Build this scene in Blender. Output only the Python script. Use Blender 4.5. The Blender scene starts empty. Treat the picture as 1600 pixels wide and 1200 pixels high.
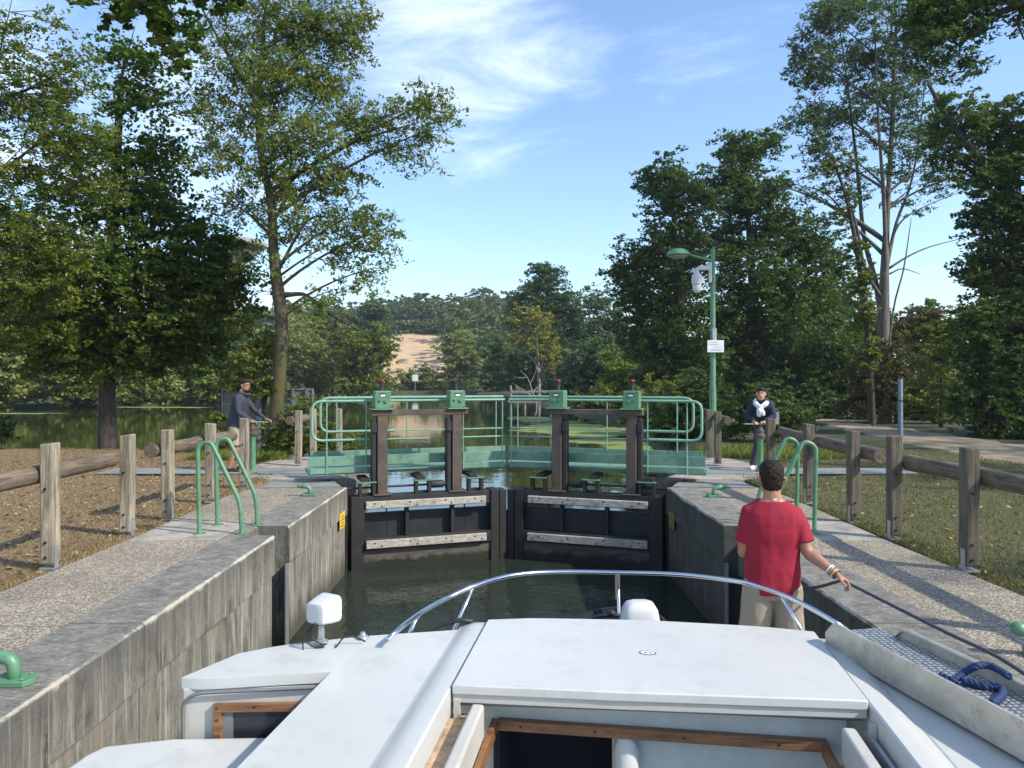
import bpy, math, random
import numpy as np
from mathutils import Vector, Matrix, Quaternion
R = math.radians
random.seed(7)
S = bpy.context.scene
COL = S.collection
# ------------------------------------------------------------------ camera, light, exposure
FPX = 1180.0; VX = 792.0; VY = 593.0; CZ = 1.75      # focal length and principal point in photo pixels, eye height
cam = bpy.data.cameras.new("Camera"); cam.lens = FPX / 1600 * 36; cam.sensor_width = 36
cam.clip_start = 0.05; cam.clip_end = 6000
cam.shift_x = (800 - VX) / 1600; cam.shift_y = -(600 - VY) / 1600
co = bpy.data.objects.new("Camera", cam); COL.objects.link(co)
co.location = (0, 0, CZ); co.rotation_euler = (R(90), 0, 0); S.camera = co
S.view_settings.view_transform = 'Standard'; S.view_settings.look = 'None'
S.view_settings.exposure = 0.95; S.view_settings.gamma = 1
SUN_EL = 40.0; SUN_V = Vector((0.90, -0.44, 0)).normalized()
sun = bpy.data.lights.new("Sun", 'SUN'); sun.energy = 3.0; sun.angle = R(1.2); sun.color = (1, .93, .82)
so = bpy.data.objects.new("Sun", sun); COL.objects.link(so)
sd = Vector((SUN_V.x * math.cos(R(SUN_EL)), SUN_V.y * math.cos(R(SUN_EL)), math.sin(R(SUN_EL))))
so.rotation_euler = sd.to_track_quat('Z', 'Y').to_euler(); so.location = sd * 60
W = bpy.data.worlds.new("World"); S.world = W; W.use_nodes = True
def world():
    nt = W.node_tree; nt.nodes.clear(); N = nt.nodes.new; L = nt.links.new
    out = N('ShaderNodeOutputWorld'); bg = N('ShaderNodeBackground'); L(bg.outputs[0], out.inputs[0])
    sky = N('ShaderNodeTexSky'); sky.sky_type = 'NISHITA'; sky.sun_disc = False
    sky.sun_elevation = R(SUN_EL); sky.sun_rotation = math.atan2(SUN_V.x, SUN_V.y)
    sky.air_density = 1.0; sky.dust_density = .6; sky.ozone_density = 2.2
    tc = N('ShaderNodeTexCoord'); sp = N('ShaderNodeSeparateXYZ'); L(tc.outputs['Generated'], sp.inputs[0])
    def M(op, a, b=None, c=None):
        m = N('ShaderNodeMath'); m.operation = op
        for i, v in enumerate((a, b, c)):
            if v is None: continue
            if isinstance(v, (int, float)): m.inputs[i].default_value = v
            else: L(v, m.inputs[i])
        return m.outputs[0]
    zz = M('ADD', M('MAXIMUM', sp.outputs[2], 0.0), .16)
    u = M('DIVIDE', sp.outputs[0], zz); v = M('DIVIDE', sp.outputs[1], zz)
    cb = N('ShaderNodeCombineXYZ'); L(M('ADD', M('MULTIPLY', u, 1.0), M('MULTIPLY', v, .35)), cb.inputs[0]); L(M('MULTIPLY', v, 1.5), cb.inputs[1])
    n1 = N('ShaderNodeTexNoise'); n1.inputs['Scale'].default_value = 1.3; n1.inputs['Detail'].default_value = 9; n1.inputs['Roughness'].default_value = .66; n1.inputs['Distortion'].default_value = .6
    L(cb.outputs[0], n1.inputs[0])
    n2 = N('ShaderNodeTexNoise'); n2.inputs['Scale'].default_value = .55; n2.inputs['Detail'].default_value = 3; L(cb.outputs[0], n2.inputs[0])
    # the large cirrus patch stands left of the lock axis, high up; thin veils low down everywhere
    gx = M('SUBTRACT', M('DIVIDE', sp.outputs[0], M('MAXIMUM', sp.outputs[1], .05)), -.05)
    gz = M('SUBTRACT', M('DIVIDE', sp.outputs[2], M('MAXIMUM', sp.outputs[1], .05)), .45)
    blob = M('SUBTRACT', 1.0, M('ADD', M('MULTIPLY', M('MULTIPLY', gx, gx), 22.0), M('MULTIPLY', M('MULTIPLY', gz, gz), 16.0)))
    blob = M('MAXIMUM', blob, 0.0)
    left = M('MINIMUM', M('MAXIMUM', M('MULTIPLY', M('SUBTRACT', -.18, sp.outputs[0]), 3.0), 0.0), .6)
    low = M('MINIMUM', M('MAXIMUM', M('MULTIPLY', M('SUBTRACT', .22, sp.outputs[2]), 3.5), 0.0), .5)
    cover = M('ADD', M('ADD', M('MULTIPLY', blob, .46), M('MULTIPLY', left, .5)), M('MULTIPLY', low, .22))
    f = M('ADD', M('MULTIPLY_ADD', n1.outputs[0], 1.5, -.92), M('ADD', cover, M('MULTIPLY_ADD', n2.outputs[0], .5, -.3)))
    mr = N('ShaderNodeMapRange'); mr.interpolation_type = 'SMOOTHSTEP'; L(f, mr.inputs[0])
    mr.inputs[1].default_value = -.12; mr.inputs[2].default_value = .6; mr.inputs[3].default_value = 0; mr.inputs[4].default_value = .8
    mix = N('ShaderNodeMix'); mix.data_type = 'RGBA'; L(mr.outputs[0], mix.inputs[0])
    hs = N('ShaderNodeHueSaturation'); hs.inputs['Saturation'].default_value = 1.07; hs.inputs['Value'].default_value = 1.02; L(sky.outputs[0], hs.inputs['Color'])
    L(hs.outputs[0], mix.inputs[6]); mix.inputs[7].default_value = (6.4, 6.9, 7.6, 1)
    L(mix.outputs[2], bg.inputs[0]); bg.inputs[1].default_value = .14
world()
# ------------------------------------------------------------------ placing helpers
def P(px, py, z):                      # ground position of a thing seen in the photo on the level z
    d = FPX * (CZ - z) / (py - VY); return Vector(((px - VX) / FPX * d, d, z))
def D(px, py, d):                      # position of a thing seen in the photo at the distance d
    return Vector(((px - VX) / FPX * d, d, CZ - (py - VY) / FPX * d))
ORG = {}
def tag(o, label=None, cat=None, group=None, kind=None):
    if label: o['label'] = label
    if cat: o['category'] = cat
    if group: o['group'] = group
    if kind: o['kind'] = kind
    return o
def thing(name, label, cat, loc, group=None):
    o = bpy.data.objects.new(name, None); o.empty_display_size = .2; COL.objects.link(o); o.location = loc
    ORG[o.name] = Vector(loc); return tag(o, label, cat, group)
def link(name, me, mats, parent=None, origin=None):
    o = bpy.data.objects.new(name, me); COL.objects.link(o)
    for m in (mats if isinstance(mats, (list, tuple)) else [mats]): me.materials.append(m)
    if parent is not None:
        o.parent = parent; ORG[o.name] = ORG[parent.name]
    else:
        o.location = origin or (0, 0, 0); ORG[o.name] = Vector(origin or (0, 0, 0))
    return o
class MB:
    def __init__(s): s.v = []; s.f = []; s.m = []; s.cur = 0
    def add(s, vs, fs):
        b = len(s.v); s.v += [tuple(v) for v in vs]
        for f in fs: s.f.append([b + i for i in f]); s.m.append(s.cur)
    def box(s, x0, x1, y0, y1, z0, z1, T=None):
        vs = [(x, y, z) for x in (x0, x1) for y in (y0, y1) for z in (z0, z1)]
        if T: vs = [T(*v) for v in vs]
        s.add(vs, [(0, 1, 3, 2), (4, 6, 7, 5), (0, 4, 5, 1), (2, 3, 7, 6), (0, 2, 6, 4), (1, 5, 7, 3)]); return s
    def quad(s, a, b, c, d): s.add([a, b, c, d], [(0, 1, 2, 3)]); return s
    def prism(s, pts, z0, z1, T=None):           # polygon (x, y) extruded in z
        n = len(pts); vs = [(x, y, z0) for x, y in pts] + [(x, y, z1) for x, y in pts]
        if T: vs = [T(*v) for v in vs]
        s.add(vs, [list(range(n))[::-1], list(range(n, 2 * n))] + [(i, (i + 1) % n, n + (i + 1) % n, n + i) for i in range(n)]); return s
    def loft(s, rings, cap=True, closed=True):
        b = []; n = len(rings[0]); vs = [p for r in rings for p in r]; fs = []
        for k in range(len(rings) - 1):
            for i in range(n if closed else n - 1):
                j = (i + 1) % n; fs.append((k * n + i, k * n + j, (k + 1) * n + j, (k + 1) * n + i))
        if cap: fs += [list(range(n))[::-1], list(range((len(rings) - 1) * n, len(rings) * n))]
        s.add(vs, fs); return s
    def tube(s, pts, r, n=8, cap=True):
        pts = [Vector(p) for p in pts]; m = len(pts); rs = r if isinstance(r, (list, tuple)) else [r] * m
        rings = []; up = None
        for i, p in enumerate(pts):
            t = (pts[min(i + 1, m - 1)] - pts[max(i - 1, 0)])
            if t.length < 1e-9: t = Vector((0, 0, 1))
            t.normalize()
            if up is None: up = Vector((0, 0, 1)) if abs(t.z) < .9 else Vector((1, 0, 0))
            a = t.cross(up)
            if a.length < 1e-6: a = t.orthogonal()
            a.normalize(); b = t.cross(a); up = -b
            rings.append([p + (a * math.cos(k * 2 * math.pi / n) + b * math.sin(k * 2 * math.pi / n)) * rs[i] for k in range(n)])
        return s.loft(rings, cap)
    def lathe(s, c, prof, n=16, ax=Vector((0, 0, 1))):   # prof: (r, h)
        c = Vector(c); ax = Vector(ax).normalized(); a = ax.orthogonal().normalized(); b = ax.cross(a)
        return s.loft([[c + ax * h + (a * math.cos(k * 2 * math.pi / n) + b * math.sin(k * 2 * math.pi / n)) * max(r, 1e-4) for k in range(n)] for r, h in prof])
    def ball(s, c, rx, ry, rz, n=14, m=8):
        c = Vector(c); rings = []
        for j in range(1, m):
            th = math.pi * j / m
            rings.append([c + Vector((rx * math.sin(th) * math.cos(k * 2 * math.pi / n), ry * math.sin(th) * math.sin(k * 2 * math.pi / n), -rz * math.cos(th))) for k in range(n)])
        return s.loft(rings)
    def build(s, name, mats, parent=None, origin=None, smooth=None, bevel=0, fix=True, seg=2):
        o0 = ORG[parent.name] if parent is not None else Vector(origin or (0, 0, 0))
        me = bpy.data.meshes.new(name)
        me.from_pydata([(v[0] - o0.x, v[1] - o0.y, v[2] - o0.z) for v in s.v], [], s.f)
        me.polygons.foreach_set('material_index', s.m)
        if fix:
            import bmesh
            bm = bmesh.new(); bm.from_mesh(me); bmesh.ops.recalc_face_normals(bm, faces=bm.faces); bm.to_mesh(me); bm.free()
        o = link(name, me, mats, parent, origin)
        if bevel:
            md = o.modifiers.new('b', 'BEVEL'); md.width = bevel; md.segments = seg; md.limit_method = 'ANGLE'; md.angle_limit = R(40)
        if smooth:
            me.polygons.foreach_set('use_smooth', [True] * len(me.polygons))
            if smooth < 179: me.set_sharp_from_angle(angle=R(smooth))
        me.update(); return o
def curve(pts, k=6):                   # Catmull-Rom through the points
    pts = [Vector(p) for p in pts]; P_ = [2 * pts[0] - pts[1]] + pts + [2 * pts[-1] - pts[-2]]; out = []
    for i in range(1, len(P_) - 2):
        a, b, c, d = P_[i - 1:i + 3]
        for j in range(k):
            t = j / k; out.append(.5 * ((2 * b) + (c - a) * t + (2 * a - 5 * b + 4 * c - d) * t * t + (3 * b - a - 3 * c + d) * t ** 3))
    return out + [pts[-1]]
def fillet(pts, r, k=5):               # polyline with rounded corners
    pts = [Vector(p) for p in pts]; out = [pts[0]]
    for a, b, c in zip(pts, pts[1:], pts[2:]):
        u = (a - b).normalized(); w = (c - b).normalized(); q = min(r, (a - b).length * .49, (c - b).length * .49)
        p0 = b + u * q; p2 = b + w * q
        for j in range(k + 1):
            t = j / k; out.append((1 - t) ** 2 * p0 + 2 * t * (1 - t) * b + t * t * p2)
    return out + [pts[-1]]
# ------------------------------------------------------------------ materials
class NT:
    def __init__(s, name):
        s.m = bpy.data.materials.new(name); s.m.use_nodes = True; s.t = s.m.node_tree
        s.b = s.t.nodes['Principled BSDF']; s.g = None
    def n(s, k, **kw):
        x = s.t.nodes.new(k)
        for a, v in kw.items(): setattr(x, a, v)
        return x
    def put(s, sock, v):
        if isinstance(v, (int, float)): sock.default_value = v
        elif isinstance(v, (tuple, list)): sock.default_value = tuple(v) + ((1,) if len(v) == 3 and len(sock.default_value) == 4 else ())
        else: s.t.links.new(v, sock)
    def pos(s, sc=(1, 1, 1), obj=False):
        if obj: g = s.n('ShaderNodeTexCoord').outputs['Object']
        else: g = s.n('ShaderNodeNewGeometry').outputs['Position']
        m = s.n('ShaderNodeMapping'); s.put(m.inputs[0], g); m.inputs['Scale'].default_value = sc; return m.outputs[0]
    def noise(s, vec, scale=1, detail=4, rough=.6, dist=0):
        x = s.n('ShaderNodeTexNoise'); s.put(x.inputs[0], vec)
        x.inputs['Scale'].default_value = scale; x.inputs['Detail'].default_value = detail; x.inputs['Roughness'].default_value = rough; x.inputs['Distortion'].default_value = dist
        return x.outputs[0]
    def vor(s, vec, scale=1, feat='F1', out=0, rnd=1):
        x = s.n('ShaderNodeTexVoronoi', feature=feat); s.put(x.inputs[0], vec); x.inputs['Scale'].default_value = scale; x.inputs['Randomness'].default_value = rnd; return x.outputs[out]
    def ramp(s, f, stops):
        x = s.n('ShaderNodeValToRGB'); s.put(x.inputs[0], f); e = x.color_ramp.elements
        while len(e) < len(stops): e.new(.5)
        for q, (p, c) in zip(e, stops):
            q.position = p; q.color = tuple(c) + (1,) if not isinstance(c, (int, float)) else (c, c, c, 1)
        return x.outputs[0]
    def math(s, op, a, b=0.0, c=0.0):
        x = s.n('ShaderNodeMath', operation=op)
        for i, v in enumerate((a, b, c)): s.put(x.inputs[i], v)
        return x.outputs[0]
    def mix(s, f, a, b, mode='MIX'):
        x = s.n('ShaderNodeMix', data_type='RGBA', blend_type=mode); s.put(x.inputs[0], f); s.put(x.inputs[6], a); s.put(x.inputs[7], b); return x.outputs[2]
    def xyz(s, vec):
        x = s.n('ShaderNodeSeparateXYZ'); s.put(x.inputs[0], vec); return x.outputs
    def normal(s): return s.n('ShaderNodeNewGeometry').outputs['Normal']
    def bump(s, h, dist=.01, st=1.0):
        x = s.n('ShaderNodeBump'); s.put(x.inputs['Height'], h); x.inputs['Distance'].default_value = dist; x.inputs['Strength'].default_value = st
        s.put(s.b.inputs['Normal'], x.outputs[0])
    def done(s, col=None, rough=None, metal=None, **kw):
        if col is not None: s.put(s.b.inputs['Base Color'], col)
        if rough is not None: s.put(s.b.inputs['Roughness'], rough)
        if metal is not None: s.put(s.b.inputs['Metallic'], metal)
        for k, v in kw.items(): s.put(s.b.inputs[k.replace('_', ' ')], v)
        return s.m
def plain(name, c, rough=.5, metal=0, var=.12, scale=6, bump=0, dirt=None, bscale=60, coat=0):
    t = NT(name); p = t.pos(); n = t.noise(p, scale, 5, .65)
    lo = [x * (1 - var) for x in c]; hi = [min(1, x * (1 + var)) for x in c]
    col = t.ramp(n, [(.3, lo), (.7, hi)])
    if dirt:
        n2 = t.noise(p, scale * 2.3, 6, .75, .3); col = t.mix(t.ramp(n2, [(.53, 0), (.68, dirt[1])]), col, dirt[0])
    if bump: t.bump(t.noise(p, bscale, 3, .6), bump)
    if coat: t.b.inputs['Coat Weight'].default_value = coat
    return t.done(col, t.math('MULTIPLY_ADD', n, .25, rough - .12), metal)
def m_concrete():
    t = NT('lock_concrete'); p = t.pos(); nz = t.xyz(t.normal())[2]; x_, y_, z = t.xyz(p)
    st = t.noise(t.pos((3.2, 3.2, .42)), 1.6, 9, .76, .5); st2 = t.noise(t.pos((17, 17, .7)), 1.3, 4, .65); bl = t.noise(p, 1.7, 8, .75, .4); fine = t.noise(p, 5, 9, .82)
    side = t.ramp(st, [(.34, (.035, .033, .028)), (.45, (.12, .112, .09)), (.56, (.25, .235, .19)), (.68, (.44, .42, .35))])
    side = t.mix(t.ramp(bl, [(.46, .0), (.55, .85)]), side, t.mix(t.ramp(fine, [(.4, 0), (.6, 1)]), (.16, .15, .12), (.36, .335, .27)))
    side = t.mix(t.ramp(t.math('ADD', t.math('MULTIPLY', bl, .6), t.math('MULTIPLY', fine, .4)), [(.50, 0), (.60, .75)]), side, (.07, .07, .062))
    side = t.mix(t.ramp(st2, [(.55, 0), (.66, .65)]), side, (.46, .44, .38))
    rust = t.ramp(t.noise(t.pos((3, 3, .25)), 2.2, 3, .6), [(.62, 0), (.72, .35)])
    side = t.mix(rust, side, (.36, .22, .10))
    wob = t.math('MULTIPLY_ADD', t.noise(t.pos((6, 6, 1)), 1.5, 5, .7), .6, -.3)
    zt = t.math('ADD', z, wob)
    side = t.mix(t.ramp(t.math('ADD', zt, 1.0), [(.60, 0), (.95, .55)]), side, (.085, .082, .07))
    side = t.mix(t.ramp(t.math('MULTIPLY_ADD', zt, -1.0, -.9), [(.12, 0), (.42, .85)]), side, (.05, .05, .03))
    right_shade = t.ramp(t.math('MULTIPLY_ADD', x_, .1, .5), [(.70, 0), (.72, .72)])      # shade of the right wall painted into its colour, over wet concrete
    side = t.mix(right_shade, side, t.mix(t.ramp(st, [(.5, 0), (.7, .7)]), (.028, .032, .026), (.09, .095, .08)))
    top = t.ramp(fine, [(.35, (.06, .057, .048)), (.47, (.18, .17, .142)), (.60, (.36, .34, .29))])
    top = t.mix(t.ramp(bl, [(.40, 0), (.60, .6)]), top, (.27, .255, .215))
    top = t.mix(t.ramp(t.noise(t.pos((3, 20, 2)), 3, 6, .75), [(.46, 0), (.58, .65)]), top, (.065, .062, .05))
    top = t.mix(t.ramp(t.vor(p, 16), [(.07, .9), (.13, 0)]), top, (.46, .44, .38))
    col = t.mix(t.ramp(nz, [(.5, 0), (.8, 1)]), side, top)
    ed = t.math('ABSOLUTE', t.math('SUBTRACT', t.math('ABSOLUTE', x_), 2.607)); ed = t.math('ADD', t.math('ADD', ed, t.math('MULTIPLY_ADD', bl, .14, -.062)), t.math('MULTIPLY', t.math('ABSOLUTE', t.math('ADD', z, .004)), .6))
    col = t.mix(t.ramp(t.math('ADD', ed, t.math('MULTIPLY_ADD', fine, .05, -.028)), [(.006, .9), (.022, 0)]), col, (.50, .46, .36))
    jt = t.math('ABSOLUTE', t.math('SUBTRACT', t.math('FRACT', t.math('DIVIDE', t.math('ADD', y_, t.math('MULTIPLY', fine, .012)), 2.35)), .31))
    col = t.mix(t.ramp(jt, [(.0022, .85), (.0045, 0)]), col, (.03, .03, .025))
    t.bump(t.math('ADD', fine, t.math('MULTIPLY', st, .6)), .02)
    return t.done(col, .88)
def m_agg(name, tint=1.0, sc=66):
    t = NT(name); p = t.pos(); c = t.vor(p, sc, out=1); c = t.xyz(c)[0]; dd = t.vor(p, sc, out=0)
    col = t.ramp(c, [(.0, (.19, .145, .09)), (.25, (.32, .26, .175)), (.5, (.43, .37, .27)), (.8, (.62, .56, .45)), (1, (.15, .125, .095))])
    col = t.mix(t.ramp(dd, [(.35, 0), (.75, .8)]), col, (.15, .125, .095))
    big = t.ramp(t.noise(p, .9, 5, .6), [(.3, .70), (.7, 1.06)])
    col = t.mix(1.0, col, t.mix(0, big, big), 'MULTIPLY')
    col = t.mix(1.0, col, (tint, tint, tint), 'MULTIPLY')
    y_ = t.xyz(p)[1]; fr = t.math('ABSOLUTE', t.math('SUBTRACT', t.math('FRACT', t.math('DIVIDE', y_, 3.1)), .73))
    col = t.mix(t.ramp(fr, [(.0018, .85), (.0035, 0)]), col, (.05, .045, .035))
    col = t.mix(t.ramp(t.noise(p, 2.6, 7, .75, .5), [(.55, 0), (.68, .6)]), col, (.13, .115, .085))
    t.bump(t.math('MULTIPLY', dd, -1.0), .006); return t.done(col, .85)
def m_wood(name, a, b, dark, along='z', sc=1.0):
    t = NT(name); s3 = {'z': (9, 9, .6), 'y': (9, .6, 9), 'x': (.6, 9, 9)}[along]
    g = t.noise(t.pos(s3, True), 3 * sc, 7, .7, .8); p = t.pos(obj=True)
    col = t.ramp(g, [(.33, dark), (.47, a), (.66, b)])
    col = t.mix(t.ramp(t.noise(p, 2.5, 5, .7), [(.4, 0), (.7, .55)]), col, dark)
    t.bump(g, .008); return t.done(col, .85)
def m_leaf(name, stops, trans=.35, rough=.55):
    t = NT(name); at = t.n('ShaderNodeAttribute', attribute_name='tint').outputs['Fac']
    col = t.ramp(at, stops); t.t.nodes.remove(t.b)
    pr = t.n('ShaderNodeBsdfPrincipled'); t.put(pr.inputs['Base Color'], col); pr.inputs['Roughness'].default_value = rough
    pr.inputs['Specular IOR Level'].default_value = .2
    tr = t.n('ShaderNodeBsdfTranslucent'); t.put(tr.inputs[0], t.mix(1.0, col, (1.0, 1.12, .5), 'MULTIPLY'))
    mx = t.n('ShaderNodeMixShader'); mx.inputs[0].default_value = trans
    t.t.links.new(pr.outputs[0], mx.inputs[1]); t.t.links.new(tr.outputs[0], mx.inputs[2])
    t.t.links.new(mx.outputs[0], t.t.nodes['Material Output'].inputs[0]); return t.m
def m_bark(name, a, b, moss=None):
    t = NT(name); g = t.noise(t.pos((8, 8, 1.2)), 2.5, 6, .7); col = t.ramp(g, [(.35, a), (.65, b)])
    if moss: col = t.mix(t.ramp(t.noise(t.pos(), 1.8, 5, .7), [(.45, 0), (.6, .9)]), col, moss)
    t.bump(g, .02); return t.done(col, .9)
def m_water(name, col, bs=1.0, st=.25, aniso=(1, 1, 1), rough=.03):
    t = NT(name); p = t.pos(aniso); a = t.noise(p, 3.2 * bs, 3, .6); b = t.noise(p, .7 * bs, 2, .5)
    t.bump(t.math('ADD', t.math('MULTIPLY', a, .4), b), .05, st)
    c = t.ramp(t.noise(t.pos(), .35, 4, .6), [(.3, [x * .8 for x in col]), (.7, [x * 1.25 for x in col])])
    return t.done(c, rough, 0, IOR=1.333)
def m_grass_ground():
    t = NT('dry_lawn'); p = t.pos(); x = t.xyz(p)[0]
    a = t.noise(p, 1.3, 8, .72); f = t.noise(p, 26, 6, .8)
    dry = t.ramp(f, [(.3, (.11, .07, .035)), (.5, (.235, .16, .085)), (.7, (.38, .285, .165))])
    grn = t.ramp(f, [(.3, (.035, .042, .013)), (.55, (.09, .10, .032)), (.75, (.19, .18, .075))])
    k = t.math('ADD', a, t.math('MULTIPLY', t.math('MINIMUM', t.math('MAXIMUM', t.math('MULTIPLY', x, .05), -.06), .22), 1.1))
    k = t.ramp(k, [(.50, 0), (.66, .85)]); col = t.mix(k, dry, grn)
    t.bump(f, .03); return t.done(col, .95)
M = {}
M['concrete'] = m_concrete()
M['agg'] = m_agg('exposed_aggregate')
M['slab'] = plain('pale_slab_concrete', (.33, .30, .25), .85, 0, .35, 2.2, .006, ((.12, .11, .09), .7))
M['steelplate'] = plain('grey_steel_plate', (.25, .255, .25), .6, .1, .18, 1.6, .003, ((.14, .15, .15), .5))
M['green'] = plain('green_paint', (.10, .235, .13), .42, 0, .16, 3, .001, ((.06, .10, .07), .8), coat=.1)
M['greenpale'] = plain('pale_green_rail_paint', (.19, .35, .255), .38, 0, .15, 3, .001, ((.09, .19, .14), .5), coat=.2)
M['teal'] = plain('green_walkway_paint', (.145, .27, .19), .5, 0, .22, 2.2, .002, ((.055, .12, .085), .7))
for k_ in ('green', 'greenpale', 'teal'):
    m_ = M[k_]; nt_ = m_.node_tree; b_ = nt_.nodes['Principled BSDF']; src = b_.inputs['Base Color'].links[0].from_socket
    g_ = nt_.nodes.new('ShaderNodeNewGeometry'); n_ = nt_.nodes.new('ShaderNodeTexNoise'); n_.inputs['Scale'].default_value = 19; n_.inputs['Detail'].default_value = 7; n_.inputs['Roughness'].default_value = .75
    r_ = nt_.nodes.new('ShaderNodeValToRGB'); r_.color_ramp.elements[0].position = .62; r_.color_ramp.elements[1].position = .67; r_.color_ramp.elements[1].color = (.8, .8, .8, 1)
    x_ = nt_.nodes.new('ShaderNodeMix'); x_.data_type = 'RGBA'; x_.inputs[7].default_value = (.10, .055, .03, 1)
    nt_.links.new(g_.outputs['Position'], n_.inputs[0]); nt_.links.new(n_.outputs[0], r_.inputs[0]); nt_.links.new(r_.outputs[0], x_.inputs[0]); nt_.links.new(src, x_.inputs[6]); nt_.links.new(x_.outputs[2], b_.inputs['Base Color'])
M['black'] = plain('black_gate_steel', (.018, .017, .016), .6, 0, .4, 4, .004, ((.05, .038, .028), .6))
M['rust'] = plain('rusty_brown_beam', (.085, .062, .050), .7, 0, .4, 3.5, .005, ((.17, .095, .055), .7))
M['gatepanel'] = plain('dark_gate_plate', (.016, .019, .020), .5, 0, .5, 2.2, .004, ((.04, .038, .03), .7))
def m_gatewood():
    t = NT('gate_bottom_planks'); p = t.pos((.7, .7, 7)); g = t.noise(p, 2.5, 6, .7); z = t.xyz(t.pos())[2]
    col = t.ramp(g, [(.33, (.05, .04, .032)), (.55, (.11, .09, .072)), (.72, (.20, .165, .13))])
    wob = t.math('MULTIPLY_ADD', t.noise(t.pos(), 5, 6, .75), .35, -.17)
    wet = t.ramp(t.math('MULTIPLY', t.math('ADD', z, wob), -1.0), [(.98, 0), (1, 1)])
    zz = t.math('ADD', z, wob); m = t.n('ShaderNodeMapRange'); t.put(m.inputs[0], zz)
    m.inputs[1].default_value = -1.22; m.inputs[2].default_value = -1.30; m.inputs[3].default_value = 0; m.inputs[4].default_value = 1
    col = t.mix(m.outputs[0], col, (.012, .014, .007)); t.bump(g, .01); return t.done(col, .75)
M['gatewood'] = m_gatewood()
M['fender'] = m_wood('bleached_rubbing_timber', (.40, .37, .31), (.60, .57, .50), (.20, .17, .13), 'x')
M['post'] = m_wood('weathered_post_timber', (.24, .205, .145), (.44, .385, .28), (.085, .068, .045), 'z')
M['postshade'] = m_wood('shaded_post_timber', (.115, .092, .065), (.21, .175, .125), (.045, .034, .024), 'z')  # post timber darkened to carry the right bank's shade in its colour
M['log'] = m_wood('round_rail_timber', (.13, .098, .066), (.235, .18, .125), (.05, .036, .025), 'y')
M['galv'] = plain('galvanised_steel', (.42, .44, .45), .45, .7, .15, 12)
M['darkmetal'] = plain('dark_metal', (.03, .03, .03), .5, .4)
M['stainless'] = plain('polished_stainless', (.62, .63, .64), .16, 1.0, .04)
M['gelcoat'] = plain('white_gelcoat', (.53, .535, .50), .38, 0, .04, 1.6, 0, ((.40, .40, .37), .5), coat=.12)
M['gelcoatw'] = plain('warm_white_gelcoat', (.48, .465, .415), .35, 0, .05, 3, 0, ((.38, .35, .29), .4))
M['white'] = plain('white_plastic', (.56, .56, .545), .35, 0, .02)
M['whitesign'] = plain('white_sign_face', (.75, .77, .76), .5, 0, .05)
M['varnish'] = m_wood('varnished_teak', (.23, .105, .042), (.33, .16, .07), (.12, .05, .02), 'x'); M['varnish'].node_tree.nodes['Principled BSDF'].inputs['Roughness'].default_value = .35
M['dirtstrip'] = plain('stained_ply', (.46, .32, .20), .8, 0, .4, 14, .003, ((.22, .12, .06), .6))
M['debris'] = plain('leaf_debris', (.03, .024, .018), .95, 0, .5, 40, .01)
M['gasket'] = plain('grey_rubber', (.16, .17, .17), .6)
M['shade_tub'] = plain('cabin_shade_tub_navy', (.008, .010, .02), .9)
M['cabinwhite'] = plain('cabin_lining', (.50, .53, .50), .5)
M['glass'] = plain('tinted_window', (.02, .025, .03), .08)
M['alu'] = plain('scratched_aluminium', (.50, .47, .40), .45, .6, .22, 6, .002, ((.30, .27, .20), .7))
def m_tread():
    t = NT('aluminium_tread_plate'); p = t.pos(obj=True); d = t.vor(p, 34, rnd=.25)
    col = t.ramp(d, [(.18, (.80, .80, .78)), (.40, (.30, .31, .31))]); t.bump(t.ramp(d, [(.2, 1.0), (.45, 0.0)]), .004)
    return t.done(col, .35, .7)
M['tread'] = m_tread()
M['navyrope'] = plain('blue_rope', (.012, .035, .11), .8, 0, .5, 60, .004)
M['greyrope'] = plain('grey_rope', (.05, .055, .065), .8, 0, .4, 60, .003)
M['cable'] = plain('black_cable', (.012, .012, .012), .5)
M['red'] = plain('red_paint', (.20, .018, .018), .45)
M['yellow'] = plain('yellow_sign', (.75, .50, .03), .5, 0, .1, 30)
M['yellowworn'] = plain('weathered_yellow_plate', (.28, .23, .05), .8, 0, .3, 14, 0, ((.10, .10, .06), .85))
M['ink'] = plain('printed_ink', (.04, .04, .05), .6)
M['inkgrey'] = plain('faded_ink', (.33, .35, .35), .6)
M['inkblue'] = plain('blue_ink', (.05, .07, .22), .5)
M['bluegrey'] = plain('blue_grey_paint', (.13, .17, .21), .5)
M['water_up'] = m_water('river_water', (.030, .040, .010), 1.0, .10, (1, .8, 1), .02)
M['water_lock'] = m_water('lock_water', (.022, .030, .022), 1.6, .55, (1, 1, 1), .05)
M['weed'] = plain('duckweed', (.17, .21, .045), .8, 0, .35, 6)
M['lawn'] = m_grass_ground()
M['wildground'] = plain('bank_undergrowth', (.05, .06, .02), .95, 0, .5, 1.2, .03)
M['field'] = plain('stubble_field', (.52, .36, .20), .95, 0, .16, .12)
M['track'] = plain('dirt_track', (.30, .235, .155), .95, 0, .38, .9, .02, ((.14, .11, .07), .75))
M['board'] = plain('grey_panel_back', (.17, .165, .14), .7, 0, .15)
M['jetty'] = plain('grey_jetty_timber', (.24, .23, .21), .9, 0, .3)
M['towerconc'] = plain('tower_concrete', (.36, .30, .25), .9, 0, .08, .3)
LG = {}
LG['maple'] = m_leaf('dark_maple_leaf', [(0, (0.041, 0.079, 0.015)), (.5, (0.081, 0.141, 0.026)), (.85, (0.149, 0.198, 0.038)), (1, (0.271, 0.256, 0.038))], .38)
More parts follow.
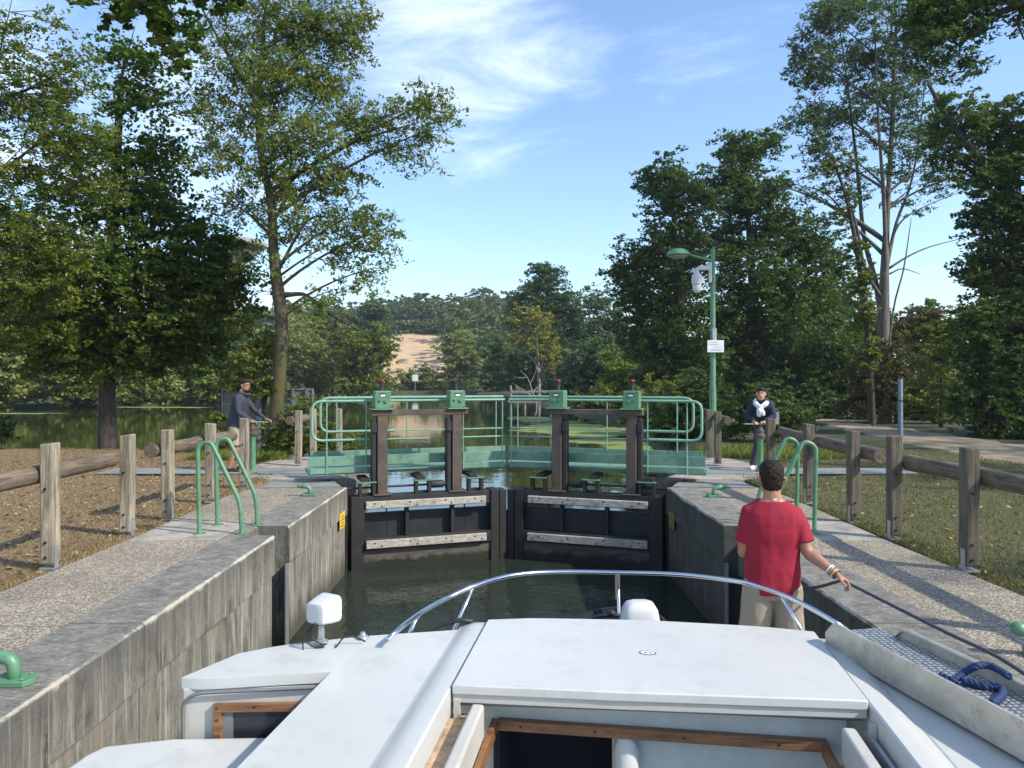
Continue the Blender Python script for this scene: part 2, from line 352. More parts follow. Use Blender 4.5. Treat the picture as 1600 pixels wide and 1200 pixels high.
LG['lime'] = m_leaf('yellow_green_leaf', [(0, (0.068, 0.109, 0.020)), (.5, (0.136, 0.186, 0.033)), (.9, (0.258, 0.269, 0.049)), (1, (0.366, 0.307, 0.054))], .38)
LG['ash'] = m_leaf('ash_leaf', [(0, (0.081, 0.128, 0.027)), (.5, (0.149, 0.198, 0.044)), (.88, (0.258, 0.269, 0.060)), (1, (0.434, 0.269, 0.098))], .45)
LG['oak'] = m_leaf('deep_green_leaf', [(0, (0.038, 0.074, 0.020)), (.5, (0.075, 0.128, 0.033)), (.9, (0.136, 0.186, 0.049)), (1, (0.217, 0.211, 0.060))], .36)
LG['poplar'] = m_leaf('grey_green_leaf', [(0, (0.047, 0.083, 0.038)), (.5, (0.088, 0.141, 0.060)), (1, (0.163, 0.218, 0.087))], .35)
LG['yellow'] = m_leaf('golden_leaf', [(0, (.11, .14, .02)), (.5, (.25, .25, .03)), (1, (.40, .34, .04))], .35)
LG['willow'] = m_leaf('willow_leaf', [(0, (0.163, 0.198, 0.060)), (.5, (0.258, 0.282, 0.087)), (1, (0.366, 0.358, 0.120))], .4)
LG['far'] = m_leaf('far_wood_leaf', [(0, (0.061, 0.109, 0.038)), (.5, (0.115, 0.160, 0.049)), (1, (0.231, 0.218, 0.071))], .3)
LG['brown'] = m_leaf('dry_brown_leaf', [(0, (.08, .055, .025)), (.5, (.14, .10, .045)), (.8, (.12, .13, .04)), (1, (.24, .15, .07))], .3)
LG['bank'] = m_leaf('bank_shrub_leaf', [(0, (0.081, 0.122, 0.022)), (.5, (0.163, 0.205, 0.041)), (1, (0.298, 0.294, 0.071))], .4)
LG['litter'] = m_leaf('fallen_leaf', [(0, (.12, .065, .03)), (.6, (.24, .15, .07)), (1, (.46, .35, .20))], .1, .8)
LG['blade'] = m_leaf('grass_blade', [(0, (.09, .075, .028)), (.35, (.20, .145, .065)), (.7, (.33, .24, .12)), (1, (.46, .36, .20))], .3, .7)
LG['bladegreen'] = m_leaf('green_grass_blade', [(0, (.05, .075, .02)), (.4, (.10, .125, .035)), (.7, (.19, .18, .07)), (1, (.36, .29, .15))], .3, .7)
BK = {'dark': m_bark('dark_bark', (.025, .02, .016), (.075, .06, .048)), 'moss': m_bark('mossy_bark', (.04, .032, .022), (.12, .10, .075), (.07, .065, .015)),
      'pale': m_bark('pale_bark', (.06, .052, .042), (.19, .17, .14)), 'dead': m_bark('bleached_bark', (.22, .20, .17), (.40, .37, .32))}
# ------------------------------------------------------------------ terrain, water, sky-line
LAKE = [(-3.3, 15.6), (-4.6, 18.2), (-8, 20.2), (-14, 20.6), (-30, 21), (-80, 17), (-140, 20), (-150, 56), (-60, 58), (-40, 59), (-30, 66), (-25, 100), (-23, 132), (-12, 131), (-2, 122),
        (1.5, 95), (2.2, 72), (3.4, 57), (5.6, 42), (5.0, 30), (4.4, 22), (4.0, 17.5), (3.3, 15.6)]
def sdist(X, Y):
    best = np.full(X.shape, 1e9); ins = np.zeros(X.shape, bool); n = len(LAKE)
    for i in range(n):
        x0, y0 = LAKE[i]; x1, y1 = LAKE[(i + 1) % n]; dx, dy = x1 - x0, y1 - y0
        t = np.clip(((X - x0) * dx + (Y - y0) * dy) / (dx * dx + dy * dy), 0, 1)
        best = np.minimum(best, np.hypot(X - x0 - t * dx, Y - y0 - t * dy))
        c = ((y0 > Y) != (y1 > Y)); ins ^= c & (X < (x1 - x0) * (Y - y0) / ((y1 - y0) if y1 != y0 else 1e-9) + x0)
    return np.where(ins, -best, best)
def sstep(a, b, v): t = np.clip((v - a) / (b - a), 0, 1); return t * t * (3 - 2 * t)
def hill(X, Y):
    lat = sstep(-330, -200, X) * (1 - sstep(20, 95, X))
    return (1.5 * sstep(132, 150, Y) + 17 * sstep(150, 262, Y) + 10 * sstep(262, 400, Y)) * lat * (.82 + .18 * sstep(-90, -20, X)) + 3 * sstep(200, 700, Y)
def ground_z(X, Y):
    X = np.asarray(X, float); Y = np.asarray(Y, float); s = sdist(X, Y)
    w = sstep(-1.4, 1.1, s); far = sstep(22, 45, Y)
    H = -.25 * far + hill(X, Y) + .03 * np.sin(X * .9) * np.cos(Y * .7) - .03
    H = np.where((np.abs(X) < 8) & (Y < 17), -.022 + .015 * np.sin(X * 2.1 + Y * 1.3), H)
    Z = -2.2 + (H + 2.2) * w
    return np.where((np.abs(X) < 4.2) & (Y < 17.2), -2.6, Z)
def axis(segs):
    out = []
    for a, b, s in segs: out += list(np.arange(a, b, s))
    return np.array(sorted(set([round(v, 3) for v in out])))
xs = axis([(-3000, -400, 260), (-400, -120, 20), (-120, -40, 5), (-40, -20, 1.5), (-20, 20, .4), (20, 40, 1.5), (40, 120, 6), (120, 400, 25), (400, 3001, 260)])
xs = np.array(sorted(set(list(xs) + [-4.21, -4.19, 4.19, 4.21])))
ys = axis([(-300, -40, 26), (-40, -6, 3), (-6, 34, .4), (34, 150, 1.6), (150, 420, 6), (420, 900, 40), (900, 4001, 300)])
ys = np.array(sorted(set(list(ys) + [17.19, 17.21])))
X, Y = np.meshgrid(xs, ys); Z = ground_z(X, Y)
nx, ny = len(xs), len(ys)
me = bpy.data.meshes.new('ground')
idx = np.arange(nx * ny).reshape(ny, nx)
q = np.stack([idx[:-1, :-1], idx[:-1, 1:], idx[1:, 1:], idx[1:, :-1]], -1).reshape(-1, 4)
me.from_pydata(np.stack([X, Y, Z], -1).reshape(-1, 3).tolist(), [], q.tolist())
cx = X.reshape(-1)[q].mean(1); cy = Y.reshape(-1)[q].mean(1)
mi = np.zeros(len(q), int)
mi[(cy > 32) | ((cx > 8) & (cy > 19)) | ((cx > 3.5) & (cy > 19.5))] = 1
mi[(cy > 146) & (cy < 246) & (cx > -.165 * cy) & (cx < -.078 * cy)] = 2
me.polygons.foreach_set('material_index', mi); me.polygons.foreach_set('use_smooth', [True] * len(q))
tag(link('ground', me, [M['lawn'], M['wildground'], M['field']]), kind='structure')
w = MB(); w.add([(-400, 14, -.6), (-3.2, 14, -.6), (-2.62, 12.74, -.6), (0, 13.64, -.6), (2.62, 12.74, -.6), (3.2, 14, -.6), (200, 14, -.6), (200, 135, -.6), (-400, 135, -.6)], [tuple(range(9))]); tag(w.build('river_water', M['water_up']), kind='structure')
w = MB(); w.quad((-2.95, -40, -1.42), (2.95, -40, -1.42), (2.95, 13.6, -1.42), (-2.95, 13.6, -1.42)); tag(w.build('lock_water', M['water_lock']), kind='structure')
tr = MB()
near = [(30, -14), (13.5, 0), (10.4, 10), (9.95, 14.5), (10.4, 20), (11.4, 25), (12.6, 30), (14, 36), (15.5, 44)]; farr = [(40, -8), (22, 2), (17.5, 12), (15.2, 17), (14.7, 21.3), (15, 27), (15.6, 32), (16.6, 38), (18.5, 44)]
rows = []
for i in range(8 * 6 + 1):
    t = i / 6; k = min(int(t), 7); f = t - k
    a = Vector(near[k]).lerp(Vector(near[k + 1]), f); b = Vector(farr[k]).lerp(Vector(farr[k + 1]), f)
    a = a + Vector((.25 * math.sin(i * 1.7), 0)); b = b + Vector((.3 * math.sin(i * 2.3), 0))
    rows.append([Vector((*(a.lerp(b, j / 8)), 0)) for j in range(9)])
for r_ in rows:
    for j_, p_ in enumerate(r_): p_.z = float(ground_z(p_.x, p_.y)) + (-.10, -.005, .03)[min(j_, 8 - j_, 2)]
tr.loft(rows, cap=False, closed=False)
tag(tr.build('dirt_track', M['track'], smooth=180), kind='structure')
for s, nm in ((-1, 'left'), (1, 'right')):
    pa = MB()
    pts = [(s * 3.15, -14), (s * 4.20, -14), (s * 4.24, 4), (s * 4.15, 8), (s * 4.22, 11.3), (s * 3.9, 13.3), (s * 3.15, 13.3)]
    pa.prism(pts, -1.0, -.004); o = pa.build('path', M['agg'], bevel=.01); tag(o, kind='structure')
    ap = MB(); ap.prism([(s * 2.62, 13.18), (s * 3.15, 13.305), (s * 4.6, 13.305), (s * 5.0, 14.1), (s * 5.2, 15.2), (s * 4.9, 17.1), (s * 3.2, 17.1), (s * 3.1, 13.9)], -1.0, .0)
    tag(ap.build('pavement', M['slab'], bevel=.01), kind='structure')
    sl = MB(); sl.prism([(s * 3.16, 8.25), (s * 4.1, 8.2), (s * 4.12, 9.3), (s * 3.16, 9.35)], -.1, .004); tag(sl.build('pavement', M['slab'], bevel=.004), kind='structure')
# ------------------------------------------------------------------ lock walls
def lock_wall(s, label):
    t = thing('lock_wall', label, 'lock wall', (s * 2.9, 4, -3))
    b = MB(); X2 = s * 3.15
    for y0, y1, xf in ((-40, 8.48, 2.64), (8.48, 9.03, 3.0), (9.03, 12.3, 2.64), (12.3, 17.1, 3.12)):
        if y1 > 13: b.prism([(s * 3.12, 12.3), (s * 3.15, 12.3), (s * 3.15, 13.0), (s * 3.4, 17.1), (s * 3.12, 17.1)], -3, -.002)
        else: b.box(min(s * xf, X2), max(s * xf, X2), y0, y1, -3, -.44)
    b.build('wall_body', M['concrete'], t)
    c = MB()
    for y0, y1, xf in ((-40, 8.48, 2.6), (9.03, 12.28, 2.6), (8.48, 9.03, 2.98)):
        # coping cast in short lifts with a slightly uneven nose
        ys_ = np.arange(y0, y1 - .05, .5).tolist() + [y1]
        rings = []
        for y in ys_:
            j = random.uniform(-.006, .006)
            rings.append([Vector((X2, y, -.44)), Vector((s * (xf + j), y, -.44 + j)), Vector((s * (xf + j), y, -.018)), Vector((s * (xf + .018 + j), y, 0)), Vector((X2, y, 0))])
        c.loft(rings)
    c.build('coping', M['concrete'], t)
    st = MB(); st.box(min(s * 2.97, s * 2.995), max(s * 2.97, s * 2.995), 8.5, 9.0, -2.6, -.3)
    st.box(min(s * 2.63, s * 2.615), max(s * 2.63, s * 2.615), 8.94, 9.06, -2.6, -.44); st.build('corner_plate', M['gasket'], t)
    rg = MB()
    for k in range(7): rg.tube([(s * 2.94, 8.56, -.25 - .28 * k), (s * 2.80, 8.56, -.25 - .28 * k), (s * 2.80, 8.94, -.25 - .28 * k), (s * 2.94, 8.94, -.25 - .28 * k)], .012, 6)
    rg.build('ladder', M['darkmetal'], t)
    dk = MB(); dk.box(min(s * 2.62, s * 3.11), max(s * 2.62, s * 3.11), 12.3, 12.42, -3, -.25); dk.build('quoin_post', M['black'], t)
    return t
lock_wall(-1, 'sunlit grey concrete lock wall with pale streaks, left of the boat')
lock_wall(1, 'shaded dark concrete lock wall right of the boat, behind the red shirt')
for s, lab in ((-1, 'grey steel walkway plate lying across the dry grass behind the left fence'), (1, 'blue grey steel plate lying across the grass under the woman')):
    pl = MB(); pl.box(*sorted((s * 3.5, s * 7.6)), 13.95, 14.75, .004, .022)
    tag(pl.build('ground_plate', M['steelplate'], origin=(s * 5.5, 14.3, 0)), lab, 'steel plate')
    pc = MB(); pc.prism([(s * 2.7, 12.30), (s * 4.0, 12.16), (s * 4.0, 12.82), (s * 2.95, 12.9)], .003, .014)
    tag(pc.build('cover_plate', M['steelplate'], origin=(s * 3.2, 12.5, 0)), 'small grey steel cover plate at the %s end of the gate walkway' % ('left' if s < 0 else 'right'), 'cover plate')
for s, lab, px, py in ((-1, 'bright yellow plate on the sunlit left lock wall by the gate', 0, 0), (1, 'weathered yellow plate on the shaded right lock wall by the gate', 0, 0)):
    yo = 11.9; zc = -.47
    yt = thing('yellow_sign', lab, 'sign', (s * 2.6, yo, zc), 'yellow plates on the lock walls')
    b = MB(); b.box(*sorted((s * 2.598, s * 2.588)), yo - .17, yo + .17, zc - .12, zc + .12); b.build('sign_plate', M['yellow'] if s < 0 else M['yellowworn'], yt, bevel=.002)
    k = MB()
    for j in range(4): k.box(*sorted((s * 2.588, s * 2.585)), yo - .12 + .03 * (j % 2), yo + .11 - .06 * (j % 2), zc - .09 + .05 * j, zc - .073 + .05 * j)
    k.build('lettering', M['ink'], yt)
# ------------------------------------------------------------------ gate leaves
CF, SF = math.cos(R(19.3)), math.sin(R(19.3))
def gate(s, label):
    def T(a, n, z): return (s * (2.58 - CF * a - SF * n), 12.5 + SF * a - CF * n, z)
    g = thing('lock_gate', label, 'lock gate', T(.1, -.1, -2.5)); gn = {-1: 'left', 1: 'right'}[s]
    b = MB()
    b.box(0, .22, -.3, .02, -3, -.2, T); b.box(2.43, 2.58, -.28, .03, -3, -.18, T); b.box(2.6, 2.728, -.3, .0, -3, -.2, T); b.box(2.5, 2.77, -.335, -.302, -3, -.24, T) if s < 0 else None
    b.box(.22, 2.43, -.28, 0, -.42, -.2, T); b.box(.22, 2.43, -.3, 0.03, -1.09, -.9, T)
    b.build('frame', M['black'], g, bevel=.008)
    k = MB(); k.box(.22, 2.43, -.24, -.012, -3, -1.09, T); k.build('bottom_planks', M['gatewood'], g)
    k = MB(); k.box(.22, 2.43, -.2, -.16, -.9, -.50, T); k.build('steel_panel', M['gatepanel'], g)
    for a in (.95, 1.75, .62, 2.0):
        k = MB(); w_ = .030 if a in (.95, 1.75) else .010
        k.box(a - w_, a + w_, -.16 if w_ > .02 else -.19, -.03 if w_ > .02 else -.16, -.9, -.42, T); k.build('rib', M['black'], g, bevel=.004)
    for z0, z1 in ((-.405, -.285), (-1.06, -.93)):
        f = MB(); f.box(.24, 2.33, .0 if z0 > -.8 else .03, .06 if z0 > -.8 else .09, z0, z1, T); fo = f.build('rubbing_beam', M['fender'], g, bevel=.008)
        n0 = .06 if z0 > -.8 else .09
        for j, a in enumerate((.38, .5, .98, 1.1, 1.6, 1.7, 2.12, 2.24)):
            q_ = MB(); q_.lathe(T(a, n0 - .004, z0 + (.035 if j % 2 else .085)), [(.016, 0), (.016, .006), (.002, .0065)], 8, Vector(T(0, 1, 0)) - Vector(T(0, 0, 0))); q_.build('bolt', M['darkmetal'], fo)
    for a in (.53, 1.83):
        p = MB(); p.box(a - .085, a + .085, -.2, -.03, -.2, 1.14, T); p.box(a - .16, a + .16, -.24, .02, -.2, -.175, T); po = p.build('paddle_post', M['rust'], g, bevel=.01)
        p = MB(); p.box(a - .17, a - .10, -.24, -.06, -.17, 1.08, T); p.box(a - .185, a - .10, -.10, -.02, .86, 1.02, T); p.build('guide_channel', M['black'], po, bevel=.005)
        bx = MB(); x0, x1, n0, n1 = a - .136, a + .136, -.25, -.0
        bx.box(x0, x1, n0, n1, 1.262, 1.56, T); bx.prism([(x0 - .05, n1 + .04), (x1 + .05, n1 + .04), (x1 + .05, n0 - .04), (x0 - .05, n0 - .04)], 1.236, 1.262, T)
        bo = bx.build('gearbox', M['green'], g, bevel=.012)
        q_ = MB(); ax = Vector(T(0, 1, 0)) - Vector(T(0, 0, 0))
        q_.box(a - .055, a + .055, n1, n1 + .004, 1.46, 1.52, T); q_.build('counter_window', M['ink'], bo)
        q_ = MB(); q_.box(a - .04, a + .04, n1 + .004, n1 + .007, 1.467, 1.495, T); q_.build('counter_plate', M['whitesign'], bo)
        for da, dz, r_ in ((-.055, 1.40, .026), (.05, 1.385, .036)):
            q_ = MB(); q_.lathe(T(a + da, n1, dz), [(r_, 0), (r_, .012), (r_ * .55, .013), (r_ * .5, .03), (0, .031)], 12, ax); q_.build('shaft_end', M['green'], bo, smooth=40)
        for da in (-.115, .115):
            for dz in (1.285, 1.54): q_ = MB(); q_.lathe(T(a + da, n1, dz), [(.010, 0), (.009, .008), (0, .009)], 8, ax); q_.build('bolt', M['green'], bo)
        q_ = MB(); q_.lathe(T(a, -.13, 1.56), [(.045, 0), (.04, .02), (.034, .12), (.04, .125), (.04, .15), (0, .151)], 12); q_.build('spindle', M['darkmetal'], bo, smooth=40)
        if not (s == -1 and a > 1):
            q_ = MB(); q_.ball(T(a, -.13, 1.725), .032, .032, .028); q_.tube([T(a - .048, -.13, 1.725), T(a + .045, -.13, 1.735)], .017, 8); q_.build('knob', M['red'], bo, smooth=180)
        else:
            q_ = MB(); q_.tube([T(a - .03, -.13, 1.70), T(a - .035, -.13, 1.76), T(a, -.13, 1.78), T(a + .035, -.13, 1.76), T(a + .03, -.13, 1.70)], .009, 6); q_.build('shackle', M['rust'], bo, smooth=180)
    k = MB(); k.box(.34, 2.02, -.22, -.02, 1.142, 1.234, T); k.build('cross_beam', M['rust'], g, bevel=.006)
    # walkway
    a0, a1 = -.66, 2.83
    k = MB(); k.prism([(a0, -.34), (a1, -.34), (a1 + .22, -1.0), (a0, -1.0)], .19, .215, T); k.box(a0, a1, -.36, -.33, .29, .455, T); k.box(a0 + .02, .62, -.35, -.325, .165, .262, T); k.box(2.0, a1 - .02, -.35, -.325, .165, .262, T)
    k.box(a0 + .1, a1 + .21, -1.01, -.98, .3, .485, T); k.box(a0, a0 + .02, -.98, -.37, .16, .19, T); k.box(a0, a1, -.9, -.84, .14, .186, T); k.box(a0, a1, -.45, -.39, .14, .186, T)
    k.build('walkway', M['teal'], g, bevel=.004)
    for n_, zt, ah, st, nm in ((-.32, 1.385, -.6, (-.36, .30, 2.02, 2.76), 0), (-.985, 1.425, -.40, (-.12, 1.14, 2.86), 1)):
        ae = a1 - .03 + .2 * nm
        pts = [T(ae, n_, zt), T(ah, n_, zt), T(ah, n_, zt - .66 if nm == 0 else zt - .60), T(.28 if nm == 0 else .9, n_, zt - .66 if nm == 0 else zt - .60)]
        q_ = MB(); q_.tube(fillet(pts, .17, 6), .024, 8); q_.tube([T(.28 if nm == 0 else .9, n_, zt - (.66 if nm == 0 else .60)), T(ae, n_, zt - (.66 if nm == 0 else .60))], .013, 6)
        h = q_.build('handrail', M['greenpale'], g, smooth=60)
        for a in st:
            q_ = MB(); q_.tube([T(a, n_, .155 if nm == 0 else .45), T(a, n_, zt - .02)], .013, 6); q_.build('stanchion', M['greenpale'], h, smooth=60)
    for a in (.27, 1.22, 2.16):
        q_ = MB()
        for e in (-.115, .115): q_.box(a + e - .028, a + e + .028, -.12, .0, -.2, .02, T)
        q_.box(a - .143, a + .143, -.10, -.085, -.19, -.15, T)
        lo = q_.build('bracket', M['black'], g, bevel=.004)
        q_ = MB(); q_.box(a - .155, a + .155, -.13, .02, .02, .036, T); q_.build('bracket_cap', M['green'], lo, bevel=.004)
        q_ = MB(); q_.box(a - .10, a + .05, -.6, -.06, .038, .095, T); q_.build('cantilever', M['black'], lo, bevel=.004)
    q_ = MB(); q_.tube([T(-.5, -.12, -.075), T(1.42, -.11, -.06)], .018, 8); q_.build('push_rod', M['black'], g, smooth=60)
    q_ = MB(); q_.lathe(T(1.36, -.11, -.058), [(.02, 0), (.06, .02), (.068, .05), (.068, .22), (.05, .25), (.03, .27), (.03, .31), (.05, .315), (.05, .36)], 14, Vector(T(1, 0, 0)) - Vector(T(0, 0, 0))); q_.build('damper', M['black'], g, smooth=40)
gate(-1, 'left leaf of the lock gate, with sunlit boards, walkway and green gearboxes')
gate(1, 'right leaf of the lock gate, in shade, with walkway and green gearboxes')
# ------------------------------------------------------------------ ladder hoops, bollards, capstans
def hoop(s, y, label):
    t = thing('grab_rail', label, 'handrail', (s * 3.02, y, 0), 'green grab rails beside the lock ladders')
    q_ = MB(); q_.tube(fillet([(s * 3.48, y, .0), (s * 3.50, y, 1.0), (s * 3.36, y, 1.06), (s * 3.02, y, .36), (s * 3.0, y, 0)], .12, 6), .025, 12); q_.build('tube', M['green'], t, smooth=60)
    for x in (3.48, 3.0): q_ = MB(); q_.lathe((s * x, y, 0), [(.07, .0), (.07, .012), (.03, .013)], 14); q_.build('foot_plate', M['green'], t, smooth=40)
hoop(-1, 8.55, 'sunlit green grab rail on the left bank, the nearer of its pair')
hoop(-1, 9.08, 'sunlit green grab rail on the left bank, the farther of its pair')
hoop(1, 8.55, 'green grab rail on the right bank, the nearer, by the red shirt')
hoop(1, 9.08, 'green grab rail on the right bank, the farther, behind the head')
def bollard(x, y, s, k, label):
    t = thing('mooring_bollard', label, 'bollard', (x, y, 0), 'green mooring bollards')
    q_ = MB(); q_.tube(fillet([(x, y, .01), (x, y, .155 * k + .03), (x + s * .22 * k, y, .15 * k + .05)], .06, 4), [.048 * k] * 2 + [.050 * k] * 4 + [.052 * k] * 2, 14); q_.ball((x + s * .22 * k, y, .15 * k + .05), .06 * k, .06 * k, .056 * k)
    q_.build('horn', M['green'], t, smooth=180)
    q_ = MB(); q_.prism([(x - .13 * k, y - .1 * k), (x + .13 * k, y - .1 * k), (x + .17 * k, y), (x + .13 * k, y + .1 * k), (x - .13 * k, y + .1 * k), (x - .17 * k, y)], 0.002, .035)
    for dx in (-.1, .1):
        for dy in (-.06, .06): q_.lathe((x + dx * k, y + dy * k, .035), [(.012, 0), (.012, .01), (0, .011)], 6)
    q_.build('base_plate', M['green'], t, bevel=.006)
bollard(-2.84, 4.35, -1, .74, 'large green bollard at the left edge of the picture on the lock coping')
bollard(-2.96, 11.35, -1, .68, 'small green bollard on the left coping near the gate')
bollard(3.08, 11.25, 1, .68, 'green bollard on the right coping near the gate')
bollard(3.42, 4.78, -1, .82, 'green bollard at the right edge behind the white roof')
def capstan(x, y, h, b0, b1, label):
    t = thing('capstan', label, 'capstan', (x, y, .02), 'hand capstans turned by the two people')
    q_ = MB(); q_.lathe((x, y, .022), [(.085, 0), (.085, .03), (.055, .035), (.055, h - .33), (.06, h - .32)], 18); q_.build('post', M['green'], t, smooth=40)
    q_ = MB(); q_.lathe((x, y, h - .3), [(.06, 0), (.095, .01), (.1, .05), (.07, .08), (.075, .14), (.05, .17), (.04, .22), (.04, .25)], 18); q_.build('gear_head', M['rust'], t, smooth=40)
    q_ = MB(); q_.box(x + b0, x + b1, y - .05, y + .05, h - .052, h - .03); q_.build('lever', M['greenpale'], t, bevel=.01)
capstan(-4.83, 14.35, .985, -.28, .30, 'green hand capstan by the fence, turned by the man in the dark jacket')
capstan(4.76, 14.2, .955, -.30, .30, 'green hand capstan turned by the woman in the white scarf')
# ------------------------------------------------------------------ fences
def fence(s, label, posts, rails, mat, mlog, grp='log rail fences along the lock'):
    t = thing('log_fence', label, 'fence', (s * 4.23, posts[0][1], 0), grp)
    for i, (x, y, h) in enumerate(posts):
        q_ = MB(); w_ = .064; tp = random.uniform(-.01, .01); lx, ly = random.uniform(-.012, .012), random.uniform(-.012, .012)
        rings = []
        for z in (.04, .4, .8, h):
            k = z / h; rings.append([Vector((x + dx * w_ + lx * k, y + dy * w_ + ly * k, z + (tp * dx if z == h else 0))) for dx, dy in ((-1, -1), (1, -1), (1, 1), (-1, 1))])
        q_.loft(rings); po = q_.build('post', mat, t, origin=None, bevel=.014)
        b = MB(); sx = 1 if s < 0 else -1
        b.box(*sorted((x + sx * (w_ + .001), x + sx * (w_ + .007))), y - w_ * .8, y + w_ * .1, -.01, .2); b.box(x - w_, x + w_, y - w_, y + w_, -.012, .006); b.build('bracket', M['galv'], po)
        for zz in (.1, .24, h - .42):
            b = MB(); b.lathe((x - .01, y - w_ - .002, zz), [(.014, 0), (.014, .01), (0, .011)], 8, Vector((0, -1, 0))); b.build('bolt', M['darkmetal'], po)
    for (x0, y0, z0, x1, y1, z1) in rails:
        pts = [Vector((x0, y0, z0)).lerp(Vector((x1, y1, z1)), j / 8) + Vector((random.uniform(-.006, .006), 0, random.uniform(-.006, .006))) for j in range(9)]
        q_ = MB(); q_.tube(pts, [.085 + random.uniform(-.004, .004) for _ in pts], 12); q_.build('rail', mlog, t, smooth=40)
pl_ = [(-4.25, 4.9, 1.15), (-4.26, 7.05, 1.155), (-4.27, 8.5, 1.13)]
fence(-1, 'weathered fence nearest on the left, of thick pale posts and a log rail', pl_, [(-4.42, 3.3, .78), (0, 0, 0)][:0] + [(-4.43, 3.3, .84, -4.43, 8.45, .86)], M['post'], M['log'])
fence(-1, 'pale three post fence behind the green grab rails on the left bank', [(-4.26, 9.5, 1.12), (-4.25, 10.85, 1.12), (-4.26, 12.25, 1.12)], [(-4.43, 9.38, .86, -4.43, 12.2, .84)], M['post'], M['log'])
fence(-1, 'short far fence on the left beside the walkway end', [(-4.24, 15.35, 1.12), (-4.2, 16.4, 1.12), (-3.75, 16.9, 1.1)], [(-4.38, 15.2, .92, -4.32, 16.5, .92)], M['post'], M['log'])
fence(1, 'shade darkened fence nearest on the right, of two thick posts and a log rail', [(4.25, 6.95, 1.13), (4.27, 8.33, 1.13), (4.3, 4.9, 1.13)], [(4.43, 8.32, .84, 4.43, 3.3, .86)], M['postshade'], M['log'])
fence(1, 'dark three post fence on the right bank beside the grab rails', [(4.27, 9.3, 1.12), (4.30, 10.75, 1.12), (4.28, 12.25, 1.12)], [(4.44, 12.2, .9, 4.44, 8.95, .84)], M['postshade'], M['log'])
fence(1, 'short dark fence at the foot of the lamp post on the right', [(4.30, 15.4, 1.1), (4.42, 16.5, 1.1)], [(4.46, 15.2, .92, 4.56, 16.5, .92)], M['postshade'], M['log'])
# ------------------------------------------------------------------ street lamp, marker post, boards, signs
def lamp():
    x, y = 4.65, 17.05
    t = thing('street_lamp', 'tall green lamp post with camera and white notice, right of the gate', 'street lamp', (x, y, 0))
    q_ = MB(); q_.lathe((x, y, -.05), [(.12, 0), (.12, .1), (.085, .12), (.075, 1.6), (.07, 1.65), (.065, 1.7), (.05, 4.75), (0, 4.77)], 16); q_.build('pole', M['green'], t, smooth=40)
    q_ = MB(); q_.tube([(x, y - .02, 4.42), (x - .56, y - .05, 4.56)], [.035, .028], 10); q_.build('arm', M['green'], t, smooth=60)
    c = Vector((x - .79, y - .06, 4.55))
    q_ = MB(); q_.lathe(c, [(.26, -.025), (.275, 0), (.26, .035), (.20, .095), (.11, .14), (0, .15)], 24); h = q_.build('lamp_shade', M['green'], t, smooth=50)
    q_ = MB(); q_.lathe(c + Vector((0, 0, -.075)), [(0, 0), (.12, .0), (.19, .03), (.22, .05)], 20); q_.build('diffuser', M['gelcoatw'], h, smooth=50)
    q_ = MB(); q_.box(x - .09, x - .045, y - .09, y + .03, 3.93, 4.39); q_.box(x - .34, x - .09, y - .1, y - .0, 4.21, 4.31); q_.tube([(x - .37, y - .05, 4.27), (x - .37, y - .05, 4.12)], [.045, .05], 10)
    cm = q_.build('camera_bracket', M['white'], t, bevel=.01)
    q_ = MB(); q_.lathe((x - .37, y - .05, 3.83), [(.115, .06), (.12, .1), (.12, .2), (.10, .28), (.05, .33), (0, .335)], 18); q_.build('camera_housing', M['white'], t, smooth=50)
    q_ = MB(); q_.lathe((x - .37, y - .05, 3.69), [(0, 0), (.06, .02), (.09, .08), (.105, .19)], 18); q_.build('camera_dome', M['whitesign'], t, smooth=50)
    q_ = MB(); q_.tube(curve([(x, y, 4.6), (x - .13, y, 4.65), (x - .14, y, 4.82), (x - .04, y, 4.87), (x + .02, y, 4.78)]), .012, 6); q_.box(x - .03, x + .12, y - .05, y + .05, 4.80, 4.88); q_.build('antenna', M['darkmetal'], t)
    q_ = MB(); q_.box(x - .155, x + .215, y - .125, y - .105, 2.36, 2.63); sg = q_.build('notice', M['whitesign'], t, bevel=.004)
    q_ = MB()
    for z, a, b in ((2.583, -.13, .06), (2.532, -.13, .08)): q_.box(x + a, x + b, y - .128, y - .126, z, z + .012)
    q_.build('notice_text', M['inkgrey'], sg)
    q_ = MB()
    for z, a, b in ((2.475, -.04, .13), (2.422, -.09, .18), (2.40, -.09, .14)): q_.box(x + a, x + b, y - .128, y - .126, z, z + .006)
    q_.build('notice_text', M['inkgrey'], sg)
    q_ = MB(); q_.box(x - .03, x + .06, y - .1, y - .07, 2.62, 2.9); q_.lathe((x, y, 2.86), [(.08, 0), (.08, .02), (.05, .021)], 12); q_.build('clamp', M['galv'], t)
lamp()
x, y = 9.9, 19.0
t = thing('marker_post', 'slender blue grey metal post standing at the edge of the dirt track', 'post', (x, y, -.05))
q_ = MB(); q_.lathe((x, y, -.3), [(.06, 0), (.055, 2.1), (.045, 2.12)], 14); q_.build('pole', M['bluegrey'], t, smooth=40)
q_ = MB(); q_.lathe((x, y, 1.2), [(.066, 0), (.066, .03)], 14); q_.lathe((x, y, 1.78), [(.07, 0), (.07, .04), (0, .05)], 14); q_.build('collar', M['darkmetal'], t, smooth=40)
